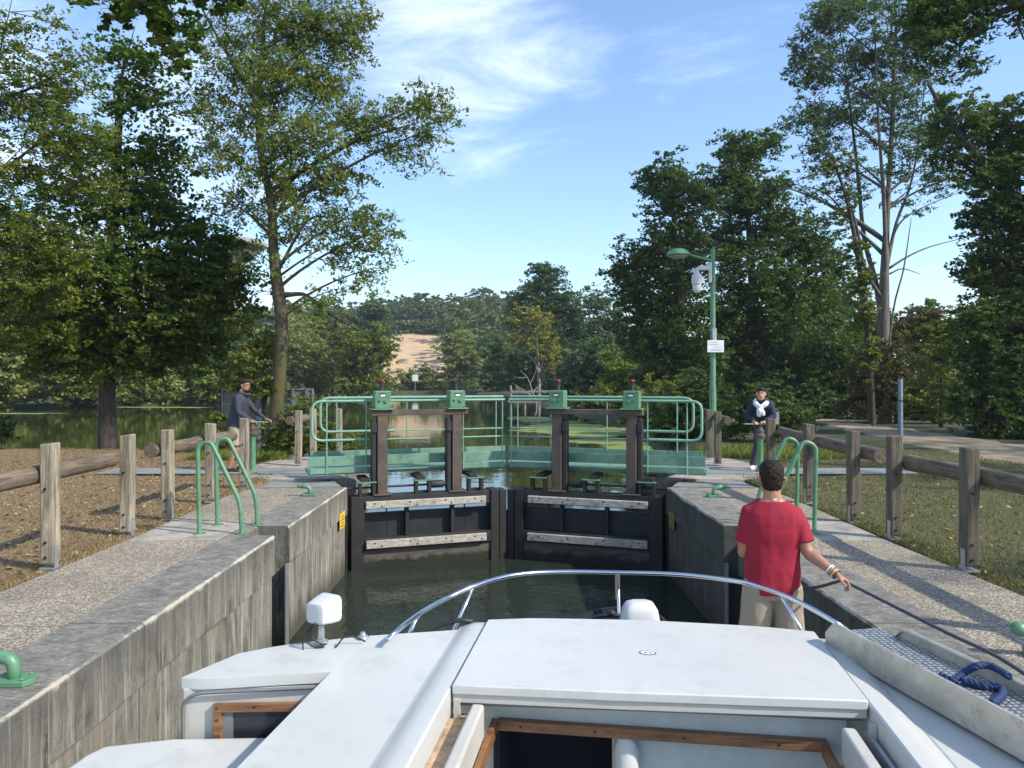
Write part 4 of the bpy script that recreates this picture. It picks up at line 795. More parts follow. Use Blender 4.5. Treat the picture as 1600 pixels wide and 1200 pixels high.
RB = [('bank_bush', 'dark leafy shrub behind the woman with the white scarf', 21.5, [(1185, 640, 45, 42, 60), (1225, 660, 38, 34, 44), (1150, 650, 32, 36, 34), (1215, 610, 28, 28, 20)], 'oak', 61, .10),
      ('bank_bush', 'dark shrub on the right bank between gate railing and lamp post', 23, [(1070, 640, 45, 45, 60), (1100, 610, 45, 40, 40), (1040, 670, 35, 26, 36), (1085, 685, 45, 20, 40), (1125, 670, 25, 26, 20)], 'oak', 62, .11),
      ('bank_bush', 'low dark shrub beside the duckweed behind the right railing', 32, [(1025, 655, 38, 30, 44), (1000, 630, 32, 30, 34), (1050, 610, 40, 35, 34), (985, 665, 20, 14, 12)], 'bank', 63, .14),
      ('bank_bush', 'brown and green scrub at the start of the dirt track', 39, [(1290, 590, 55, 50, 60), (1330, 620, 40, 28, 36), (1260, 620, 45, 32, 40), (1310, 540, 42, 42, 36), (1250, 520, 45, 45, 32)], 'oak', 64, .2),
      ('bank_bush', 'dry brown scrub at the foot of the pale trunk', 32.5, [(1400, 560, 45, 36, 34), (1370, 600, 45, 34, 40), (1430, 600, 40, 40, 36), (1345, 580, 32, 40, 30), (1400, 630, 70, 22, 60), (1350, 635, 45, 18, 40), (1450, 640, 40, 18, 34)], 'brown', 65, .13),
      ('bank_bush', 'green bramble beside the dry brown scrub along the track', 29, [(1470, 560, 45, 42, 44), (1440, 620, 38, 34, 36), (1490, 620, 40, 38, 40), (1450, 520, 35, 26, 20), (1500, 510, 38, 26, 24)], 'bank', 66, .12),
      ('bank_bush', 'black green hedge mass at the right edge along the track', 23.5, [(1560, 560, 70, 60, 120), (1530, 630, 55, 45, 70), (1600, 620, 60, 60, 90), (1540, 500, 50, 35, 44), (1610, 500, 60, 45, 60), (1570, 670, 60, 18, 40), (1660, 600, 60, 90, 60)], 'oak', 67, .13),
      ('bank_bush', 'thin bushy top showing between the pale tree and the right hedge', 46, [(1440, 500, 50, 18, 22), (1420, 530, 60, 25, 34), (1490, 520, 40, 22, 26), (1380, 520, 40, 30, 26)], 'brown', 68, .2)]
RB += [('bank_bush', 'low dark undergrowth along the far edge of the dirt track', 37, [(1260, 640, 50, 16, 40), (1310, 636, 50, 18, 44), (1370, 640, 45, 16, 40), (1430, 638, 45, 18, 44), (1490, 640, 50, 20, 46), (1550, 640, 50, 22, 46)], 'oak', 69, .16),
       ('bank_bush', 'low green scrub between the lamp post shrubs and the dirt track', 27, [(1240, 655, 30, 18, 34), (1215, 668, 30, 14, 28)], 'bank', 72, .12)]
for nm, lab, d, bl, lf, sdn, sz in RB:
    bush(nm, lab, d, bl, lf, sdn, sz, 70, sz * 2.8, zmin=-.1 if d > 22 else -.5, twigs=d < 40)
tree('oak_tree', 'dark far tree closing the gap behind the dirt track', 'tree', 62, [(1290, 640, 0, .3), (1290, 500, 0, .2)], [(1290, 480, 60, 50, 50), (1230, 520, 50, 50, 44), (1340, 540, 60, 45, 50), (1300, 580, 80, 50, 60), (1240, 600, 50, 40, 40)], 'oak', .4, 60, 1.4, seed=70, twigs=False)
# far wood on the hill: one mass
g = np.random.default_rng(5); C = []; R_ = []
for i in range(760):
    y = g.uniform(238, 400) if i % 4 else g.uniform(165, 250); x = g.uniform(-.42, .06) * y
    if y < 244 and -.17 < x / y < -.075: continue
    if y < 238 and x / y < -.17 and i % 8: continue
    z = float(ground_z(x, y)); h = g.uniform(8, 15) * (1.15 if y > 340 else .9)
    for _ in range(7): C.append((x + g.normal(0, 1.9), y + g.normal(0, 1.9), z + h * g.uniform(.25, .95))); R_.append(g.uniform(1.6, 3.0))
kx, ky = (752 - VX) / FPX * 380, 380; kz = float(ground_z(kx, ky))
for _ in range(70):
    u = g.normal(0, 1, 3); u /= np.linalg.norm(u); C.append((kx + u[0] * 6.5, ky + u[1] * 5, kz + 14 + u[2] * 4.5)); R_.append(2.4)
for i in range(150):                     # hedge line under the wood
    t_ = i / 149; x = -42 + 26 * t_; y = 246 - 10 * t_ + g.normal(0, 2); C.append((x, y, float(ground_z(x, y)) + g.uniform(.5, 3))); R_.append(2.2)
tag(leaves('far_wood', np.array(C), np.array(R_), 42, 1.1, .8, LG['far'], None, 6), 'mixed wood covering the hill behind the stubble field', 'wood', kind='stuff')
C = []; R_ = []                            # the woods behind both banks
for i in range(700):
    if i % 2: y = g.uniform(70, 180); x = g.uniform(.12, .9) * y + 6
    else: y = g.uniform(100, 190); x = -g.uniform(.32, 1.1) * y
    h = g.uniform(5, 11)
    for _ in range(4): C.append((x + g.normal(0, 2), y + g.normal(0, 2), h * g.uniform(.05, .95))); R_.append(g.uniform(1.5, 2.8))
tag(leaves('background_wood', np.array(C), np.array(R_), 40, .8, .8, LG['oak'], None, 7), 'background woodland filling the horizon behind both banks', 'wood', kind='stuff')
# trees off to the right of the frame whose shade falls on the right bank
for i, (x, y, h) in enumerate([(16.8, 1.0, 10.5), (18.5, 9.0, 11), (23.5, 14.0, 11.5), (26, 20, 12)]):
    root = thing('shade_tree', 'leafy tree standing right of the picture, shading the right bank', 'tree', (x, y, 0), 'trees beyond the right edge')
    g = np.random.default_rng(80 + i); C, B = fill([((x, y, h - 2.5), (3.2, 3.4, 2.6), 70), ((x - 1.5, y + 1.5, h - 4), (2.5, 2.5, 1.8), 40)], g)
    leaves('crown', C, .55, 55, .17, .6, LG['oak'], root, 90 + i)
    q_ = MB(); q_.tube([(x, y, -.1), (x + .1, y, h * .5), (x, y, h - 1.5)], [.25, .17, .06], 8); q_.build('trunk', BK['dark'], root, smooth=180)
# ------------------------------------------------------------------ grass and litter
def scatter(name, n, boxes, mat, size, kind, seed, asp=.5):
    g = np.random.default_rng(seed); pts = []
    for x0, x1, y0, y1, wt in boxes:
        m = int(n * wt); x = g.uniform(x0, x1, m); y = y0 + (y1 - y0) * g.random(m) ** 1.3; pts.append(np.stack([x, y], 1))
    p = np.concatenate(pts); z = ground_z(p[:, 0], p[:, 1]); k = z > -.5; p = p[k]; z = z[k]; N = len(p)
    a = g.uniform(0, 2 * math.pi, N); s = size * g.uniform(.5, 1.4, N)
    if kind == 'blade':
        dx, dy = np.cos(a) * s * asp, np.sin(a) * s * asp; lx, ly = g.normal(0, .45, N) * s, g.normal(0, .45, N) * s
        V = np.stack([np.stack([p[:, 0] - dx, p[:, 1] - dy, z - .01], 1), np.stack([p[:, 0] + dx, p[:, 1] + dy, z - .01], 1), np.stack([p[:, 0] + lx, p[:, 1] + ly, z + s], 1)], 1); k = 3
    else:
        t = np.stack([np.cos(a), np.sin(a), g.normal(0, .25, N)], 1) * s[:, None] * .5; b = np.stack([-np.sin(a), np.cos(a), g.normal(0, .35, N)], 1) * s[:, None] * .5 * asp
        c = np.stack([p[:, 0], p[:, 1], z + .012 + g.random(N) * .012], 1); V = np.stack([c - t, c - b, c + t, c + b], 1); k = 4
    me = bpy.data.meshes.new(name); me.vertices.add(N * k); me.vertices.foreach_set('co', V.astype(np.float32).ravel())
    me.loops.add(N * k); me.loops.foreach_set('vertex_index', np.arange(N * k, dtype=np.int32)); me.polygons.add(N); me.polygons.foreach_set('loop_start', np.arange(0, N * k, k, dtype=np.int32)); me.update(calc_edges=True)
    me.attributes.new('tint', 'FLOAT', 'FACE').data.foreach_set('value', g.random(N).astype(np.float32))
    return link(name, me, mat)
tag(scatter('grass', 110000, [(-12, -4.2, 4, 20, .8), (-24, -12, 12, 21, .14), (-4.5, -4.2, 3, 13.5, .06)], LG['blade'], .03, 'blade', 1, .16), 'short dry tan grass on the left lawn beside the lock', 'grass', kind='stuff')
tag(scatter('grass', 90000, [(4.2, 11, 4, 19, .92), (4.2, 4.5, 3, 13.5, .08)], LG['bladegreen'], .034, 'blade', 9, .15), 'short greenish grass on the right lawn beside the lock', 'grass', kind='stuff')
tag(scatter('fallen_leaves', 15000, [(-11, -4.25, 4.5, 20, .7), (4.25, 9, 4.5, 14, .12), (-22, -11, 12, 21, .18)], LG['litter'], .055, 'leaf', 2, .55), 'brown and yellow fallen leaves on the lawns', 'leaves', kind='stuff')
tag(scatter('bank_weeds', 16000, [(-7, -4.4, 16.4, 20, .35), (4, 9, 16.8, 20, .35), (-22, -7, 20.4, 21.4, .08)], LG['bank'], .13, 'blade', 4, .12), 'rough green weeds along the river bank', 'weeds', kind='stuff')
# ------------------------------------------------------------------ the boat
TH = R(8.4); BC, BS = math.cos(TH), math.sin(TH)
def BT(u, v, z): return (u * BC + v * BS, -u * BS + v * BC, z)
def inv(p): return (p.x * BC - p.y * BS, p.x * BS + p.y * BC)
def crown(u): return .022 * (1 - ((u - .16) / 1.9) ** 2)
def slab(poly, z0, z1, step=.12, cr=True):
    """a cambered sheet: polygon clipped into strips across the boat"""
    mb = MB(); us = [p[0] for p in poly]; u0, u1 = min(us), max(us); n = max(1, int((u1 - u0) / step)); rings = []
    for i in range(n + 1):
        u = u0 + (u1 - u0) * i / n; uu = min(max(u, u0 + 1e-4), u1 - 1e-4); hits = []
        for (a, b), (c, d) in zip(poly, poly[1:] + poly[:1]):
            if (a - uu) * (c - uu) < 0: hits.append(b + (d - b) * (uu - a) / (c - a))
        lo, hi = min(hits), max(hits); k = crown(u) if cr else 0
        rings.append([Vector(BT(u, lo, z0 + k)), Vector(BT(u, hi, z0 + k)), Vector(BT(u, hi, z1 + k)), Vector(BT(u, lo, z1 + k))])
    return mb.loft(rings)
boat = thing('cabin_boat', 'white cabin boat with teak trimmed hatch lying in the lock', 'boat', BT(0, 2, -1.5))
mb = MB()
out = [(-2.2, -1.6), (-2.3, .2), (-2.44, 1.4), (-2.47, 3.4), (-2.35, 4.3), (-2.0, 5.1), (-1.4, 5.9), (-.7, 6.5), (0, 6.75), (.7, 6.4), (1.3, 5.8), (1.75, 5.0), (2.0, 4.2), (2.05, 3.4), (2.05, -1.6)]
mb.loft([[Vector(BT(-.1 + (u + .1) * k, 2.2 + (v - 2.2) * k2, z)) for u, v in out] for z, k, k2 in ((-1.9, .8, .9), (-1.45, .93, .96), (-.9, .99, .99), (-.66, 1, 1), (-.59, .985, .99))])
mb.build('hull', M['gelcoat'], boat, bevel=.015, smooth=30)
mb = MB(); mb.loft([[Vector(BT(-.1 + (u + .1) * k, 2.2 + (v - 2.2) * k2, z)) for u, v in out] for z, k, k2 in ((-.66, 1.004, 1.002), (-.72, 1.01, 1.006), (-.78, 1.004, 1.002))]); mb.build('rubbing_strake', M['bluegrey'], boat, smooth=40)
ZR = .278
RL = [(-1.425, 1.2), (-1.425, 3.62), (-2.08, 3.46), (-2.15, 3.56), (-2.10, 3.76), (-1.85, 3.97), (-1.43, 4.15), (-.98, 4.29), (-.925, 4.30), (-.925, 1.2)]
RLa = [(-2.15, 3.48), (-2.13, 3.74), (-1.85, 3.97), (-1.43, 4.15), (-1.425, 4.152), (-1.425, 3.62), (-2.08, 3.46)]
RLb = [(-1.4251, 1.2), (-.925, 1.2), (-.925, 4.31), (-.98, 4.29), (-1.4251, 4.152)]
def roof(polys, name, parent):
    for p in polys: o = slab(p, ZR - .055, ZR).build(name, M['gelcoat'], parent, bevel=.016, smooth=30, seg=3)
    return o
pf = MB()
def pslab(poly): s_ = slab(poly, ZR - .055, ZR); return s_
a_ = pslab(RLa); b_ = pslab(RLb); n0 = len(a_.v); a_.v += b_.v; a_.f += [[i + n0 for i in f] for f in b_.f]; a_.m += b_.m
a_.build('cabin_roof', M['gelcoat'], boat, bevel=.012, smooth=30, seg=3)
slab([(1.25, 1.2), (1.82, 1.2), (1.82, 3.85), (1.72, 4.12), (1.5, 4.3), (1.25, 4.42)], ZR - .055, ZR).build('cabin_roof', M['gelcoat'], boat, bevel=.014, smooth=30, seg=3)
for s_, u0 in ((-1, -.925), (1, 1.25)):
    mb = MB(); rings = []
    for v, k in ((1.2, 1), (3.9, 1), (4.30, 1), (4.38, .9), (4.42, .55), (4.435, .1)):
        q_ = []
        for du, z in ((0, ZR + .001), (.014, ZR + .004), (.035, ZR + .016), (.07, ZR + .031), (.10, ZR + .036), (.152, ZR + .037), (.16, ZR + .03), (.16, ZR - .09), (0, ZR - .05)):
            q_.append(Vector(BT(u0 - s_ * du, v, (ZR - .05) + (z + crown(u0) - ZR + .05) * k)))
        rings.append(q_)
    mb.loft(rings); mb.build('coaming', M['gelcoat'], boat, smooth=35)
# sliding hatch lid
hp = [(-.757, 3.40), (-.757, 4.36), (-.5, 4.42), (.16, 4.47), (.8, 4.46), (1.082, 4.42), (1.082, 3.50), (.6, 3.46), (0, 3.42)]
hl = slab(hp, ZR + .005, ZR + .05); h = hl.build('sliding_hatch', M['gelcoat'], boat, bevel=.006, smooth=30)
mb = slab([(-.755, 3.41), (-.755, 3.43), (1.08, 3.53), (1.08, 3.51), (.6, 3.47), (0, 3.43)], ZR - .035, ZR + .004, .3); mb.build('hatch_lip', M['gelcoatw'], h, bevel=.003)
mb = slab([(-.745, 3.445), (-.745, 3.475), (1.07, 3.575), (1.07, 3.545)], ZR - .062, ZR - .036, .3); mb.build('hatch_seal', M['gasket'], h)
sc_ = P(1012, 1021, ZR + .07); su, sv = inv(sc_); zt_ = ZR + .05 + crown(su) + .0012
st = []
for k_, (ru, rv) in enumerate(((.044, .030), (.036, .023))): st.append([BT(su + ru * math.cos(t * math.pi / 14), sv + rv * math.sin(t * math.pi / 14), zt_ + k_ * .0006) for t in range(28)])
mb = MB(); mb.add(st[0], [list(range(28))]); sk = mb.build('sticker', M['inkblue'], h, fix=False); mb = MB(); mb.add(st[1], [list(range(28))]); mb.build('sticker_face', M['whitesign'], sk, fix=False)
mb = MB(); mb.prism([(-.022, -.008), (-.008, -.010), (-.004, .010), (-.014, .004)], zt_ + .001, zt_ + .0016, lambda u, v, z: BT(su + u, sv + v, z)); mb.build('sticker_mark', M['ink'], sk)
mb = MB(); mb.prism([(.004, -.009), (.024, -.009), (.022, .002), (.014, -.001), (.008, .009)], zt_ + .001, zt_ + .0016, lambda u, v, z: BT(su + u, sv + v, z)); mb.build('sticker_mark', M['ink'], sk)
# hatchway: fascia, teak frame, inner boards and cabin inside
mb = MB(); mb.box(-.70, 1.02, 3.60, 3.63, .06, ZR - .01, BT); mb.build('fascia', M['cabinwhite'], boat)
mb = MB(); mb.box(-.57, .93, 3.555, 3.598, .075, .125, BT); tk = mb.build('teak_frame', M['varnish'], boat, bevel=.006)
for u in (-.46, -.11, .3, .72): mb = MB(); mb.lathe(BT(u, 3.555, .10), [(.007, 0), (.006, .003), (0, .004)], 8, Vector(BT(0, -1, 0))); mb.build('screw', M['darkmetal'], tk)
mb = MB(); mb.box(-.60, -.572, 1.2, 3.57, .06, .13, BT); mb.build('teak_strip', M['varnish'], boat, bevel=.004)
mb = MB(); mb.box(.905, .93, 1.2, 3.57, .05, .12, BT); mb.build('teak_strip', M['varnish'], boat, bevel=.004)
for u0, u1, ub, ud, mt in ((-.665, -.605, -.74, -.667, 'dirtstrip'), (.94, 1.0, 1.002, 1.085, 'gasket')):
    mb = MB(); mb.box(u0, u1, 1.2, 3.40, .0, ZR - .01, BT); mb.build('hatch_board', M['gelcoatw'], boat, bevel=.014, seg=3, smooth=40)
    mb = MB(); mb.box(ub - .03, ud, 1.2, 3.46, .16, .19, BT); mb.build('hatch_channel', M[mt], boat)
mb = MB(); mb.box(1.052, 1.07, 1.2, 3.46, .19, .235, BT); mb.box(1.03, 1.036, 1.2, 3.46, .19, .2, BT); mb.build('slide_rail', M['galv'], boat)
mb = MB()
for i in range(70): mb.ball(BT(.985 + random.uniform(.03, .06), 2.75 + .5 * random.random(), .195), *[random.uniform(.004, .013) for _ in range(3)], 5, 4)
tag(mb.build('debris', M['debris'], boat), kind='stuff')
for u in (-.742, 1.068): mb = MB(); mb.box(u - .008, u + .02, 3.40, 3.43, .17, ZR + .0, BT); mb.build('hatch_runner', M['gelcoatw'], boat)
mb = MB(); mb.box(-2.1, -.57, 3.66, 3.70, -1.4, .2, BT); mb.box(-.03, 1.75, 3.66, 3.70, -1.4, .2, BT); mb.box(-.57, -.03, 4.1, 4.12, -1.4, .2, BT); mb.build('bulkhead', M['cabinwhite'], boat)
mb = MB(); mb.box(-.60, -.57, 3.62, 4.1, -1.4, .2, BT); mb.box(-.57, -.03, 4.08, 4.098, -1.4, .2, BT); mb.box(-.03, .0, 3.70, 4.1, -1.4, .2, BT); mb.build('dark_doorway', M['shade_tub'], boat)  # doorway lined near black, the interior shade put into the colour
mb = MB(); mb.tube([BT(.035, 3.60, -1.0), BT(.035, 3.60, .0), BT(.035, 3.61, .045), BT(.035, 3.65, .06)], [.062, .062, .05, .01], 16); mb.build('mast_trunk', M['cabinwhite'], boat, smooth=60)
mb = MB(); mb.box(-2.3, 1.9, -1.4, 4.1, -1.42, -1.38, BT); mb.build('cabin_sole', M['varnish'], boat)
mb = MB(); mb.box(-1.40, -1.36, 1.2, 3.62, -1.38, .2, BT); mb.box(1.72, 1.78, 1.2, 3.95, -1.38, ZR - .057, BT); mb.box(-.56, 0.9, 1.18, 1.2, -1.38, .0, BT); mb.build('cabin_side', M['cabinwhite'], boat)
# left side: after bulkhead with a teak framed window, and the lower roof panel
mb = MB(); mb.prism([(-2.14, 3.47), (-1.426, 3.60), (-1.426, 3.66), (-2.14, 3.66)], -.6, ZR - .06, BT); mb.build('side_bulkhead', M['gelcoatw'], boat, bevel=.01)
mb = MB(); mb.tube(fillet([BT(-2.125, 3.455, -.05), BT(-2.125, 3.455, .165), BT(-2.05, 3.46, .205), BT(-1.43, 3.585, .222)], .05), .009, 6); mb.build('window_seal', M['gasket'], boat, smooth=60)
def WT(a, n, z): k = (3.60 - 3.47) / .714; return BT(-2.14 + a, 3.47 + a * k - n, z)
wf = MB(); wf.box(.16, .714, .004, .028, .105, .148, WT); wf.box(.16, .20, .004, .028, -.3, .105, WT)
wo = wf.build('window_frame', M['varnish'], boat, bevel=.004)
for a, z in ((.18, .128), (.36, .13), (.56, .13), (.18, .07)): mb = MB(); mb.lathe(WT(a, .028, z), [(.006, 0), (.005, .003), (0, .004)], 8, Vector(BT(0, -1, 0))); mb.build('screw', M['darkmetal'], wo)
mb = MB(); mb.box(.20, .714, .002, .008, -.3, .105, WT); mb.build('pane', M['glass'], wo)
mb = MB(); mb.box(.20, .25, .008, .011, -.3, .105, WT); mb.build('curtain', M['gasket'], wo)
mb = MB(); mb.prism([(-2.47, 1.2), (-1.43, 1.2), (-1.43, 3.55), (-2.15, 3.42), (-2.44, 3.30), (-2.47, 3.2)], -.585, .0, BT); mb.build('side_roof', M['gelcoat'], boat, bevel=.03, smooth=35, seg=3)
# cabin front and foredeck
fr = [(-2.05, 3.72), (-1.82, 3.93), (-1.40, 4.10), (-.9, 4.25), (.16, 4.40), (1.1, 4.36), (1.45, 4.25), (1.68, 4.05), (1.75, 3.9)]
mb = MB(); rings = [[Vector(BT(u * 1.0, v + dv, z)) for u, v in fr] for z, dv in ((-.59, .22), (-.2, .1), (ZR - .05, 0))]; mb.loft(rings, cap=False, closed=False); o = mb.build('cabin_front', M['gelcoat'], boat, smooth=60)
md = o.modifiers.new('s', 'SOLIDIFY'); md.thickness = .03; md.offset = -1 if False else 1
mb = MB(); mb.prism([(-.9, 4.3), (.75, 4.55), (.62, 5.2), (.2, 5.6), (-.3, 5.6), (-.75, 5.2)], -.59, -.12, BT); mb.build('foredeck', M['gelcoat'], boat, bevel=.03)
# bow rail
rp = [D(*a) for a in ((605, 1000, 4.1), (622, 984, 4.17), (660, 956, 4.5), (700, 934, 4.78), (740, 916, 4.9), (800, 899, 5.15), (870, 893.5, 5.28), (965, 894.5, 5.28), (1060, 897.5, 5.12), (1150, 908, 4.84), (1190, 918, 4.66), (1230, 932, 4.48), (1268, 951, 4.32), (1306, 973, 4.18), (1330, 990, 4.2))]
mb = MB(); mb.tube(curve(rp, 6), .0145, 10); br = mb.build('bow_rail', M['stainless'], boat, smooth=180)
def strut(a, b, k):
    a = D(*a); b = D(*b); e = a + (b - a) * k; mb = MB(); mb.tube([a, b, e], .0125, 8); mb.build('stanchion', M['stainless'], br, smooth=180)
strut((740, 916, 4.9), (710, 983, 4.82), 3.5); strut((653, 962, 4.45), (642, 985, 4.42), 3.0); strut((965, 895, 5.28), (968, 978, 5.24), 2.4); strut((1219, 928, 4.54), (1252, 985, 4.46), 4.0)
mb = MB(); a = D(965, 897, 5.28); mb.tube([a, a + Vector((.002, -.01, -.17))], .019, 10); mb.build('rail_socket', M['stainless'], br, smooth=60)
mb = MB(); mb.tube([D(674, 986, 4.42), D(690, 976, 4.44), D(718, 969, 4.45), D(737, 971, 4.46), D(738, 975, 4.46)], [.006, .011, .014, .018, .012], 8); mb.build('wiper', M['darkmetal'], boat, smooth=60)
# white vent and the round dark tub on the foredeck
c = D(1000, 958, 4.72); mb = MB(); rings = []
for z, hw in ((-.13, .122), (.1, .122), (.25, .118), (.32, .105), (.352, .085), (.366, .05)):
    rings.append([Vector((c.x + hw * (abs(math.cos(t)) ** .45) * math.copysign(1, math.cos(t)), c.y + hw * .8 * (abs(math.sin(t)) ** .45) * math.copysign(1, math.sin(t)), z)) for t in [j * math.pi / 12 + .01 for j in range(24)]])
mb.loft(rings); mb.build('deck_ventilator', M['white'], boat, smooth=60)
c = D(975, 972, 5.15); t = thing('deck_tub', 'round navy black tub with a handle on the foredeck behind the vent', 'tub', (c.x, c.y, -.12))
mb = MB(); mb.lathe((c.x, c.y, -.12), [(.23, 0), (.27, .2), (.285, .215), (.285, .235), (.262, .235), (.25, .1), (0, .09)], 28); mb.build('shell', M['shade_tub'], t, smooth=40)
mb = MB(); mb.tube(curve([(c.x - .27, c.y, .1), (c.x - .16, c.y - .1, .17), (c.x + .02, c.y - .1, .17), (c.x + .14, c.y - .05, .16)]), .013, 8); mb.ball((c.x - .1, c.y - .1, .19), .03, .03, .022); mb.build('handle', M['darkmetal'], t, smooth=60)
# search light on the roof
c = D(506, 953, 4.2); t = thing('searchlight', 'white searchlight with loose black cables on the left of the roof', 'searchlight', D(500, 997, 4.2))
def rr(cx_, cy_, cz_, hw, hh, tw=.0, n=24, ex=.38):
    cs, sn = math.cos(tw), math.sin(tw)
    return [Vector((cx_ + hw * cs * math.copysign(abs(math.cos(a)) ** ex, math.cos(a)), cy_ + hw * sn * math.copysign(abs(math.cos(a)) ** ex, math.cos(a)), cz_ + hh * math.copysign(abs(math.sin(a)) ** ex, math.sin(a)))) for a in [j * 2 * math.pi / n + .02 for j in range(n)]]
tw = R(-30); ax = Vector((math.sin(R(30)), math.cos(R(30)), .05))
mb = MB(); rings = []
for k, hw, hh in ((-.075, .02, .02), (-.075, .062, .055), (-.07, .070, .062), (.0, .083, .078), (.05, .090, .084), (.058, .088, .082), (.056, .078, .072), (.03, .07, .064)):
    q_ = c + ax * k; rings.append(rr(q_.x, q_.y, q_.z, hw * .9, hh * .9, tw))
mb.loft(rings); mb.build('lamp_housing', M['white'], t, smooth=35)
mb = MB(); q_ = c + Vector((-.01, -.02, -.07)); zb = .292
mb.box(q_.x - .012, q_.x + .018, q_.y - .02, q_.y + .01, zb + .02, q_.z + .02); mb.lathe((q_.x, q_.y, zb), [(.04, 0), (.04, .012), (.02, .02), (.018, .05)], 14); mb.build('bracket', M['galv'], t, bevel=.003)
mb = MB(); mb.box(q_.x - .02, q_.x + .018, q_.y - .04, q_.y - .015, q_.z - .0, q_.z + .032); mb.build('clamp', M['darkmetal'], t, bevel=.003)
for pts in (((-.02, -.05, .02), (-.07, -.06, -.03), (-.085, -.06, -.1), (-.06, -.08, -.135), (.03, -.08, -.135), (.09, -.05, -.115), (.13, -.02, -.07), (.19, 0, -.075), (.245, 0, -.1)), ((-.005, -.045, .01), (-.05, -.06, -.02), (-.06, -.06, -.08), (-.02, -.06, -.11), (.03, -.05, -.11)), ((.0, -.05, .02), (-.03, -.07, -.0), (-.045, -.05, -.05), (.0, -.05, -.09), (.04, -.04, -.10))):
    mb = MB(); mb.tube(curve([q_ + Vector(p) for p in pts], 5), .0045, 6); mb.build('cable', M['cable'], t, smooth=180)
pg = P(567, 996, .292); mb = MB(); mb.lathe(pg, [(.035, 0), (.03, .008), (.018, .012), (.014, .03), (0, .031)], 14); mb.build('cable_gland', M['galv'], boat, smooth=40)
# gangplank
GA = Vector((1.715, 4.06, 0)); GD = Vector((.19, -.98, 0)).normalized(); GN = Vector((.98, .19, 0)).normalized()
def GT(a, n, z): p = GA + GD * a + GN * n; return (p.x, p.y, z)
gp = thing('gangplank', 'long aluminium gangplank with chequered tread lying on the roof', 'gangplank', GT(1.2, .16, .31))
zb = ZR + .03
for n0, a0, nm in ((0, 0, 1), (.318, .14, 2)):
    mb = MB(); s_ = 1 if n0 == 0 else -1
    mb.loft([[Vector(GT(a, n0 + s_ * dn, zb + dz * k)) for dn, dz in ((0, 0), (.006, 0), (.006, .14), (.022, .14), (.022, .152), (-.004, .156), (-.006, .14))] for a, k in ((a0, .55), (a0 + .06, .95), (a0 + .1, 1), (2.9, 1))])
    mb.build('side_flange', M['alu'], gp, bevel=.002)
mb = MB(); mb.box(.02, 2.9, .008, .312, zb + .089, zb + .095, GT); mb.build('tread', M['tread'], gp)
mb = MB()
for a in (.1, .7, 1.3, 1.9, 2.5): mb.box(a, a + .03, .008, .312, zb, zb + .088, GT)
mb.build('cross_bar', M['alu'], gp)
bl_ = [(1180, 625), (1215, 640), (1250, 648), (1285, 625), (1320, 598), (1360, 580), (1400, 574), (1440, 580), (1475, 598), (1530, 632)]
b2_ = [(1290, 652), (1340, 664), (1400, 678), (1455, 682), (1492, 695), (1490, 725), (1462, 750), (1440, 766)]
b3_ = [(1280, 682), (1320, 705), (1370, 734)]; rt = thing('blue_rope', 'dark blue rope lying loosely across the gangplank', 'rope', P(1100 + 1300 * .3125, 860 + 650 * .3125, .4))
for k, ln in enumerate((bl_, b2_, b3_)):
    pts = [P(1100 + x * .3125, 860 + y * .3125, zb + .112 + (min(max((x - 1270) / 90, 0), 1) * .055 if k == 0 else 0)) for x, y in ln]; cv = curve(pts, 14); mb = MB(); acc = 0; st = [[], [], []]
    for i, p in enumerate(cv):
        if i: acc += (p - cv[i - 1]).length
        tg = (cv[min(i + 1, len(cv) - 1)] - cv[max(i - 1, 0)]).normalized(); a = tg.cross(Vector((0, 0, 1))).normalized(); b = tg.cross(a)
        for j in range(3): w_ = acc * 95 + j * 2.094; st[j].append(p + (a * math.cos(w_) + b * math.sin(w_)) * (.008 if k < 2 else .004))
    for l in st: mb.tube(l, .0092 if k < 2 else .004, 6)
    mb.build('strand', M['navyrope'], rt, smooth=180)
# ------------------------------------------------------------------ people
SK = plain('skin', (.52, .27, .185), .5, 0, .08, 12); SKD = plain('tanned_skin', (.36, .17, .105), .5, 0, .08, 12)
def m_hair():
    t = NT('dark_brown_hair'); n = t.noise(t.pos((1, 1, .22), True), 150, 4, .7, 1.5); n2 = t.noise(t.pos(obj=True), 22, 4, .6)
    t.bump(t.math('ADD', n, n2), .006); return t.done(t.ramp(n, [(.3, (.006, .0035, .002)), (.55, (.020, .012, .007)), (.75, (.06, .037, .022))]), .6, 0, Specular_IOR_Level=.25)
HAIR = m_hair(); EYE = M['ink']
def cloth(name, c, dist=.008, sc=5):
    t = NT(name); p = t.pos(obj=True); n = t.noise(t.pos((1, 1, .55), True), sc, 3, .55, .6); f = t.noise(p, 300, 2, .5)
    t.bump(t.math('ADD', n, t.math('MULTIPLY', f, .03)), dist * 1.6); return t.done(t.ramp(t.noise(p, 5), [(.3, [x * .93 for x in c]), (.7, [x * 1.06 for x in c])]), .85)
RED = cloth('crimson_cotton', (.27, .006, .024)); KHAKI = cloth('khaki_cotton', (.30, .25, .19)); SLATE = cloth('slate_fleece', (.034, .040, .060)); NAVY = cloth('navy_knit', (.018, .024, .048)); SCARF = cloth('white_scarf_cloth', (.75, .76, .77), .03, 14); TROU = cloth('grey_trouser_cloth', (.05, .055, .06))
